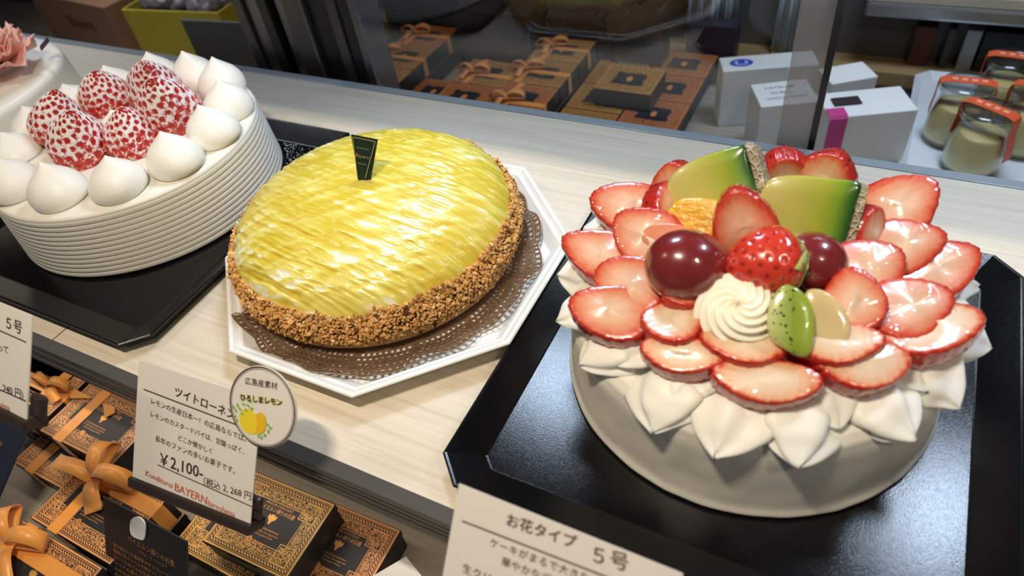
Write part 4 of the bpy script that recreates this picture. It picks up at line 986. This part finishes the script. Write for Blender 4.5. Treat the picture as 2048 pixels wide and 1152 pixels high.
# back rows seen over the shelf's far edge
BKD = .060
def back_box(label, cx, cy, lv, m, rb=None, rot=0.0, w=BW):
    t = choc_box(label, cx, cy, Z1 + (BH + .0002) * lv, w - .001, BKD - .001, BH, rot, m, False, 'chocolate boxes in rows behind the shelf')
    if rb:
        band(t, w - .001, BKD - .001, BH, y=rb[1], rw=.008); band(t, w - .001, BKD - .001, BH, x=rb[0], rw=.008); bow(t, rb[0], rb[1], BH, rb[2], size=.85, rw=.010, tails=((-2.0, .024), (.5, .020)), loops=((.25, .026, .012), (PI, .024, .012)))
# column 1 (left)
for i, (lab, m, rb) in enumerate([('bow-tied box at the far end of the leftmost raised row behind the shelf', 'back_copper', (-.018, .0, .1)), ('second box from the far end in the leftmost raised row, bow at its left', 'back_gold', (-.026, -.004, .3)), ('third box from the far end in the leftmost raised row, no bow', 'back_gold', None)]):
    back_box(lab, -.5660, .7580 - i * .0605, 1, m, rb)
for i in range(3): back_box('box at the bottom of the leftmost raised row, position %s' % ('far end', 'middle', 'near the shelf edge')[i], -.5660, .7580 - i * .0605, 0, 'back_copper')
for i in range(2): back_box('low box left of the raised rows beside the door stile, %s one' % ('farther', 'nearer')[i], -.6480, .7350 - i * .0605, 0, 'back_copper')
back_box('low copper box in front of the leftmost raised row, cut by the shelf edge', -.5750, .5760, 0, 'back_copper')
# column 2
for i, (lab, m, rb) in enumerate([('box with the widest bow, far end of the short middle row', 'back_gold', (-.016, -.006, .0)), ('box in front of the widest-bowed one, ribbon end trailing over it', 'back_copper', None)]):
    back_box(lab, -.4300, .6830 - i * .0605, 1, m, rb)
for i in range(2): back_box('box under the short middle row, %s one' % ('farther', 'nearer')[i], -.4300, .6830 - i * .0605, 0, 'back_copper')
back_box('copper-lidded box left of the widest-bowed box, small part of lid showing', -.5020, .6600, 0, 'back_copper')
# column 3
for i, (lab, m, rb) in enumerate([('bow-tied box at the far end of the long right-hand raised row', 'back_gold', (-.016, .002, .25)), ('second bow-tied box in the long right-hand raised row', 'back_gold', (-.022, .0, .2)), ('third box of the long right-hand raised row with a bow near the shelf edge', 'back_copper', (-.014, -.012, .1))]):
    back_box(lab, -.3600, .7600 - i * .0605, 1, m, rb)
for i in range(3): back_box('box under the long right-hand raised row, %s' % ('far end', 'middle', 'near end')[i], -.3600, .7600 - i * .0605, 0, 'back_copper')
# column 4/5: low double row with one box on top
BKD = .0600
back_box('single gold-lidded box lying on top of the low double row', -.2520, .7095, 1.0, 'back_gold', None, 0.0)
for i in range(3): back_box('gold-lidded box in the left file of the low double row, %s' % ('farthest', 'middle', 'nearest the shelf')[i], -.2850, .7600 - i * .0605, 0, 'back_gold')
for i in range(3): back_box('copper-lidded box in the right file of the low double row, %s' % ('farthest', 'middle', 'nearest the shelf')[i], -.2130, .8020 - i * .0605, 0, 'back_copper')
back_box('copper-lidded box nearest the shelf edge in the right file, cut by the edge', -.2130, .6205, 0, 'back_copper')

# black cartons and a display stand behind the rows
def carton(label, x0, x1, y0, y1, z1, col=(.016, .014, .018)):
    o = MB().box((x0 - x1) / 2, (x1 - x0) / 2, 0, y1 - y0, 0, z1 - LOWZ).build('black_carton', pm('black_carton', col, .4), None, loc=((x0 + x1) / 2, y0, LOWZ), bevel=.001); return tag(o, label, 'carton', 'black cartons behind the chocolate boxes')
carton('black carton behind the leftmost raised row by the door stile', -.660, -.560, .795, .845, -.088)
carton('black carton between the leftmost and right-hand bow-tied rows', -.520, -.410, .765, .830, -.086, (.022, .015, .016))
carton('purplish black carton behind the right-hand bow-tied row', -.402, -.330, .806, .850, -.104, (.030, .020, .032))
carton('low purplish carton right of the display stand', -.222, -.160, .838, .862, -.112, (.035, .025, .05))
st_ = thing('display_stand', 'black stand with a leaning brown plaque behind the single gold box', 'stand', (-.2720, .792, LOWZ))
MB().box(-.034, .034, -.006, .030, 0, .055).build('stand_base', MAT['navy'], st_, bevel=.001)
V = [(-.040, .000, .056), (.034, .000, .056), (.028, .030, .096), (-.046, .030, .096)]; V += [(x, y + .003, z) for x, y, z in V]
mesh('plaque', V, [(0, 1, 2, 3), (7, 6, 5, 4)] + [(i, i + 4, (i + 1) % 4 + 4, (i + 1) % 4) for i in range(4)], pm('rust_brown_plaque', (.030, .009, .005), .6), st_, False)
V, F = lathe([(.003, 0), (.007, .004), (.006, .009), (.001, .011)], 16); mesh('clip_knob', V, F, MAT['metal'], st_, loc=(-.004, .026, .094))
m = MB(); 
for i in range(8): m.box(-.022 + i * .0052, -.0185 + i * .0052, -.0068, -.0064, .010, .026)
m.build('pale_marks', pm('pale_print', (.35, .37, .38), .6), st_)

# white cartons with blue seals
def blue_oval(t, P, u, v, n, rx, ry):
    N = 40; V = [P + u * rx * math.cos(2 * PI * i / N) + v * ry * math.sin(2 * PI * i / N) for i in range(N)]
    o = mesh('blue_seal', V, [tuple(range(N))], pm('blue_print', (.03, .07, .55), .5), t, False); m = MB(); w_ = pm('pale_seal_print', (.55, .60, .85), .5)
    def q(a, b_): return P + u * rx * a + v * ry * b_ + n * .0002
    for a in (-.42, .42): m.add([q(a - .16, -.2), q(a + .16, -.2), q(a + .10, .3), q(a, .5), q(a - .10, .3)], [(0, 1, 2, 3, 4)])
    m.add([q(-.6, -.55), q(.6, -.55), q(.5, -.40), q(-.5, -.40)], [(0, 1, 2, 3)]); m.build('seal_print', w_, o)
def white_box(label, a, b_, depth, z1, extra):
    """a: front-left, b: front-right corner of the top (world xy)"""
    a = np.array(a); b_ = np.array(b_); L = float(np.linalg.norm(b_ - a)); ang = math.atan2(b_[1] - a[1], b_[0] - a[0]); h = z1 - LOWZ
    t = thing('white_carton', label, 'carton', (a[0], a[1], LOWZ), ang, 'white cartons on the back counter')
    MB().box(0, L, 0, depth, 0, h).build('carton_body', MAT['white_carton'], t, bevel=.0012); extra(t, L, depth, h); return t
X3, Y3, Z3 = np.eye(3)
def e1(t, L, d, h):
    blue_oval(t, np.array([.022, d * .50, h + .0002]), X3, Y3, Z3, .0125, .0085)
    MB().box(-.0008, -.0002, .004, d - .004, .004, h * .72).build('side_flap', MAT['white_paper'], t)
def e2(t, L, d, h):
    blue_oval(t, np.array([L * .40, -.0002, h * .22]), X3, Z3, -Y3, .0135, .0075); m = MB()
    write(m, "L'ATELIER", .012, d * .70, .030, h + .0003, .0040); write(m, 'DU BON', .016, d * .47, .020, h + .0003, .0040); write(m, 'CHOCOLATIER', .009, d * .24, .040, h + .0003, .0040); m.build('carton_lettering', pm('grey_print', (.12, .12, .13), .6), t)
def e3(t, L, d, h):
    V, F = strip([(.0085, -.0008, .002), (.0085, -.0008, h * .5), (.0085, -.0008, h - .002), (.0085, .0015, h + .0008), (.0085, d * .32, h + .0010)], (1, 0, 0), .017); mesh('pink_band', V, F, pm('magenta_band', (.55, .05, .25), .4), t, False)
    MB().box(.010, .036, d * .40, d * .70, h + .0008, h + .0018).build('black_label', pm('plum_black_label', (.03, .015, .025), .5), t)
wb_ = lambda lab, a, b_, d, ex: white_box(lab, at(*a, -.100)[:2], at(*b_, -.100)[:2], d, -.100, ex)
wb_('long white carton with a blue oval seal on its lid, left of the pane edge', (1446, 143), (1640, 128), .032, e1)
wb_('white carton with grey capitals on its lid and a blue seal low on its front', (1522, 214), (1640, 202), .046, e2)
wb_('plain white carton right of the pane edge, behind the magenta-banded one', (1664, 168), (1757, 152), .034, lambda *a: None)
wb_('white carton with a magenta band and a black label, beside the jar tray', (1660, 236), (1838, 219), .046, e3)

# pale blue reflected stripes, built as solid sheets behind the boxes
def reflection(label, x0, x1, z0, z1, y):
    N = 60; V = []; F = []; A = []
    for j in range(2):
        for i in range(N + 1):
            u = i / N; V.append((x0 + (x1 - x0) * u + (.004 if j else 0), y + .004 * math.sin(u * 22) + .003 * math.sin(u * 9), (z0, z1)[j]))
    F = [(i, i + 1, N + 2 + i, N + 1 + i) for i in range(N)]
    t = NT('pale_blue_stripe'); v = t.coord(); w_ = t.n('ShaderNodeTexWave', wave_type='BANDS', bands_direction='X'); t.L(v, w_.inputs[0]); w_.inputs['Scale'].default_value = 60; w_.inputs['Distortion'].default_value = 1.2
    t.set(col=t.mix(w_.outputs['Fac'], (.30, .40, .55), (.70, .76, .84)), rough=.8)
    o = mesh('reflected_stripes', V, F, t.m, None, True); s_ = o.modifiers.new('s', 'SOLIDIFY'); s_.thickness = .001; return tag(o, label, 'reflection', 'reflected stripes built as sheets at the back counter')
reflection('pale blue reflected stripes built as a sheet behind the copper-lidded boxes', -.236, -.174, LOWZ + .008, -.02, .888)
reflection('pale blue reflected stripes built as a sheet behind the white cartons', -.123, -.068, LOWZ + .008, -.02, .888)

# pudding jars on their tray
JT = LOWZ + .004
jt = thing('jar_tray', 'white plastic tray carrying the custard pudding jars', 'tray', (.150, .760, LOWZ))
V, F = rings([(octo(0, 0, .098, .105, .012), 0), (octo(0, 0, .104, .111, .014), .010), (octo(0, 0, .1045, .1115, .014), .0115), (octo(0, 0, .103, .110, .0135), .0118), (octo(0, 0, .096, .103, .011), .0042), (octo(0, 0, .095, .102, .011), .0040)])
mesh('tray_body', V, F, pm('white_tray', (.72, .76, .82), .35), jt, False)
jar_glass = glass_mat('jar_glass', (.95, .97, .97), 1.0, .02)
custard = pm('custard_cream', (.90, .72, .32), .45, sss=.2, sssr=(.01, .007, .003), ssss=.3); caramel = pm('caramel_layer', (.40, .27, .10), .4); tape = pm('orange_red_tape', (.82, .12, .04), .45)
lidm = glass_mat('clear_film_lid', (.86, .86, .86), 1.0, .15)
def jar():
    t = thing('pudding_jar', 'x', 'jar', (0, 0, 0), 0, 'custard pudding jars on the white tray')
    outp = [(.0205, 0), (.0244, .0015), (.0264, .006), (.0266, .014), (.0258, .026), (.0236, .038), (.0214, .047), (.0206, .052), (.0215, .0545), (.0236, .0565), (.0244, .060), (.0238, .0632)]
    V, F = lathe(outp + [(r - .0016, z) for r, z in outp[::-1] if z > .001] + [(.021, .0022)], 56, False); mesh('glass_body', V, F, jar_glass, t)
    inn = [(.0192, .0024), (.0228, .0034), (.0247, .007), (.0249, .014), (.0241, .026), (.0222, .036), (.0208, .0400), (.002, .0400)]
    V, F = lathe([(r, z) for r, z in inn if z > .0065], 48); mesh('custard', V, F, custard, t)
    V, F = lathe([(.0185, .0022), (.0225, .0032), (.0245, .0064)], 48); mesh('caramel', V, F, caramel, t)
    V, F = lathe([(.0238, .0634), (.0236, .0644), (.012, .0654), (.001, .0656)], 48); mesh('film_lid', V, F, lidm, t)
    P = [(-.0262, 0, .030), (-.0252, 0, .050), (-.0256, 0, .060), (-.0244, 0, .0652), (-.018, 0, .0672), (0, 0, .0676), (.018, 0, .0672), (.0244, 0, .0652), (.0256, 0, .060), (.0252, 0, .050), (.0285, 0, .036), (.0300, 0, .022)]
    V, F = strip(P, (0, 1, 0), .0125); tp = mesh('sealing_tape', V, F, tape, t, False)
    m = MB()
    for i in range(4): m.box(-.0150 + i * .0085, -.0100 + i * .0085, -.0022, .0022, .0679, .0681)
    m.build('tape_print', pm('pale_tape_print', (.92, .42, .30), .5), tp); return t
JP = [((1935, 338), 'nearest pudding jar, in front of the others, orange tape slanting right', -.55), ((1895, 282), 'left pudding jar directly behind the nearest one', .0), ((2032, 300), 'right-hand pudding jar behind the nearest one, cut by the frame edge', -.40), ((1985, 232), 'pudding jar at the back of the group, dark gap behind its lid', -.12), ((2105, 262), 'pudding jar at the far right edge, only a sliver showing', .1)]
proto = jar()
for i, (px, lab, a) in enumerate(JP):
    if i == 0: r_ = proto
    else:
        r_ = proto.copy(); COL.objects.link(r_)
        for ch in proto.children:
            c_ = ch.copy(); COL.objects.link(c_); c_.parent = r_
            for g_ in ch.children: d_ = g_.copy(); COL.objects.link(d_); d_.parent = c_
    p = at(*px, JT); r_.location = (p[0], p[1] + .004, JT + .0002); r_.rotation_euler = (0, 0, a); r_['label'] = lab

# left background: yellow box of wrapped sweets, brown card box, grey guard sheet
yb = thing('yellow_box', 'open yellow box of wrapped dark sweets at the top left behind the shelf', 'box', (-.930, .700, LOWZ), .12)
ym = pm('mustard_yellow_card', (.74, .62, .07), .55)
def obox(w, d, h, th, fl=0):
    m = MB().box(-w / 2, w / 2, -d / 2, d / 2, 0, th); m.box(-w / 2, w / 2, -d / 2, -d / 2 + th, th, h).box(-w / 2, w / 2, d / 2 - th, d / 2, th, h).box(-w / 2, -w / 2 + th, -d / 2 + th, d / 2 - th, th, h).box(w / 2 - th, w / 2, -d / 2 + th, d / 2 - th, th, h); return m
obox(.180, .12, .105, .003).build('box_wall', ym, yb, bevel=.0006)
MB().box(.092, .112, -.06, .06, 0, .05).build('front_step', ym, yb, bevel=.001)
wm = NT('dark_wrapper'); v = wm.coord(); wm.set(col=wm.mix(wm.noise(v, 70, 3), (.03, .025, .04), (.42, .40, .48)), rough=.18); wm.bump(wm.noise(v, 130, 3), .8, .004)
R = random.Random(8)
for k in range(14):
    V, F = lathe([(.0005, -.010), (.012, -.008), (.017, 0), (.012, .008), (.0005, .010)], 14, True, lambda p, i, j, a: (p[0] * 1.3 * (1 + .15 * math.sin(3 * a)), p[1] * (1 + .15 * math.cos(4 * a)), p[2] * 1.2))
    o = mesh('wrapped_sweet', V, F, wm.m, None, True, loc=(-.995 + (k % 5) * .032 + R.uniform(-.004, .004), .672 + (k // 5) * .030 + R.uniform(-.003, .003), LOWZ + .100 + R.uniform(-.003, .006)))
    o.rotation_euler = (R.uniform(-.5, .5), R.uniform(-.5, .5), R.uniform(0, 3)); tag(o, 'dark foil-wrapped sweet heaped in the yellow box at top left', 'sweet', 'wrapped sweets in the yellow box')
sup = MB().box(-.082, .082, -.052, .052, .004, .086).build('tray_insert', pm('grey_insert', (.2, .2, .2), .7), yb)
bb = thing('brown_card_box', 'brown card box with faint dark print at the top left corner behind the shelf', 'box', (-1.160, .640, LOWZ), -.10)
MB().box(-.11, .11, 0, .12, 0, .105).build('carton_body', pm('brown_card', (.42, .25, .17), .6), bb, bevel=.001)
m = MB(); write(m, 'Bayern', -.02, .060, .07, 0); m.V = [(x, -.0004, y_) for x, y_, z in m.V]; m.build('carton_lettering', pm('dark_brown_print', (.05, .02, .01), .6), bb)
gs = [at(395, 118, -.06), at(505, 50, -.03), at(560, 150, -.10), at(395, 150, -.10)]
pl_ = MB().box(-.075, .075, 0, .004, 0, .182).build('grey_sheet', pm('grey_sheet_metal', (.20, .22, .22), .45), None, loc=(-.610, .492, LOWZ)); pl_.rotation_euler = (0, 0, .10); tag(pl_, 'plain grey sheet panel standing against the door stiles at upper left', 'panel')
cv = pm('cool_grey_wall', (.4, .4, .42), .6)
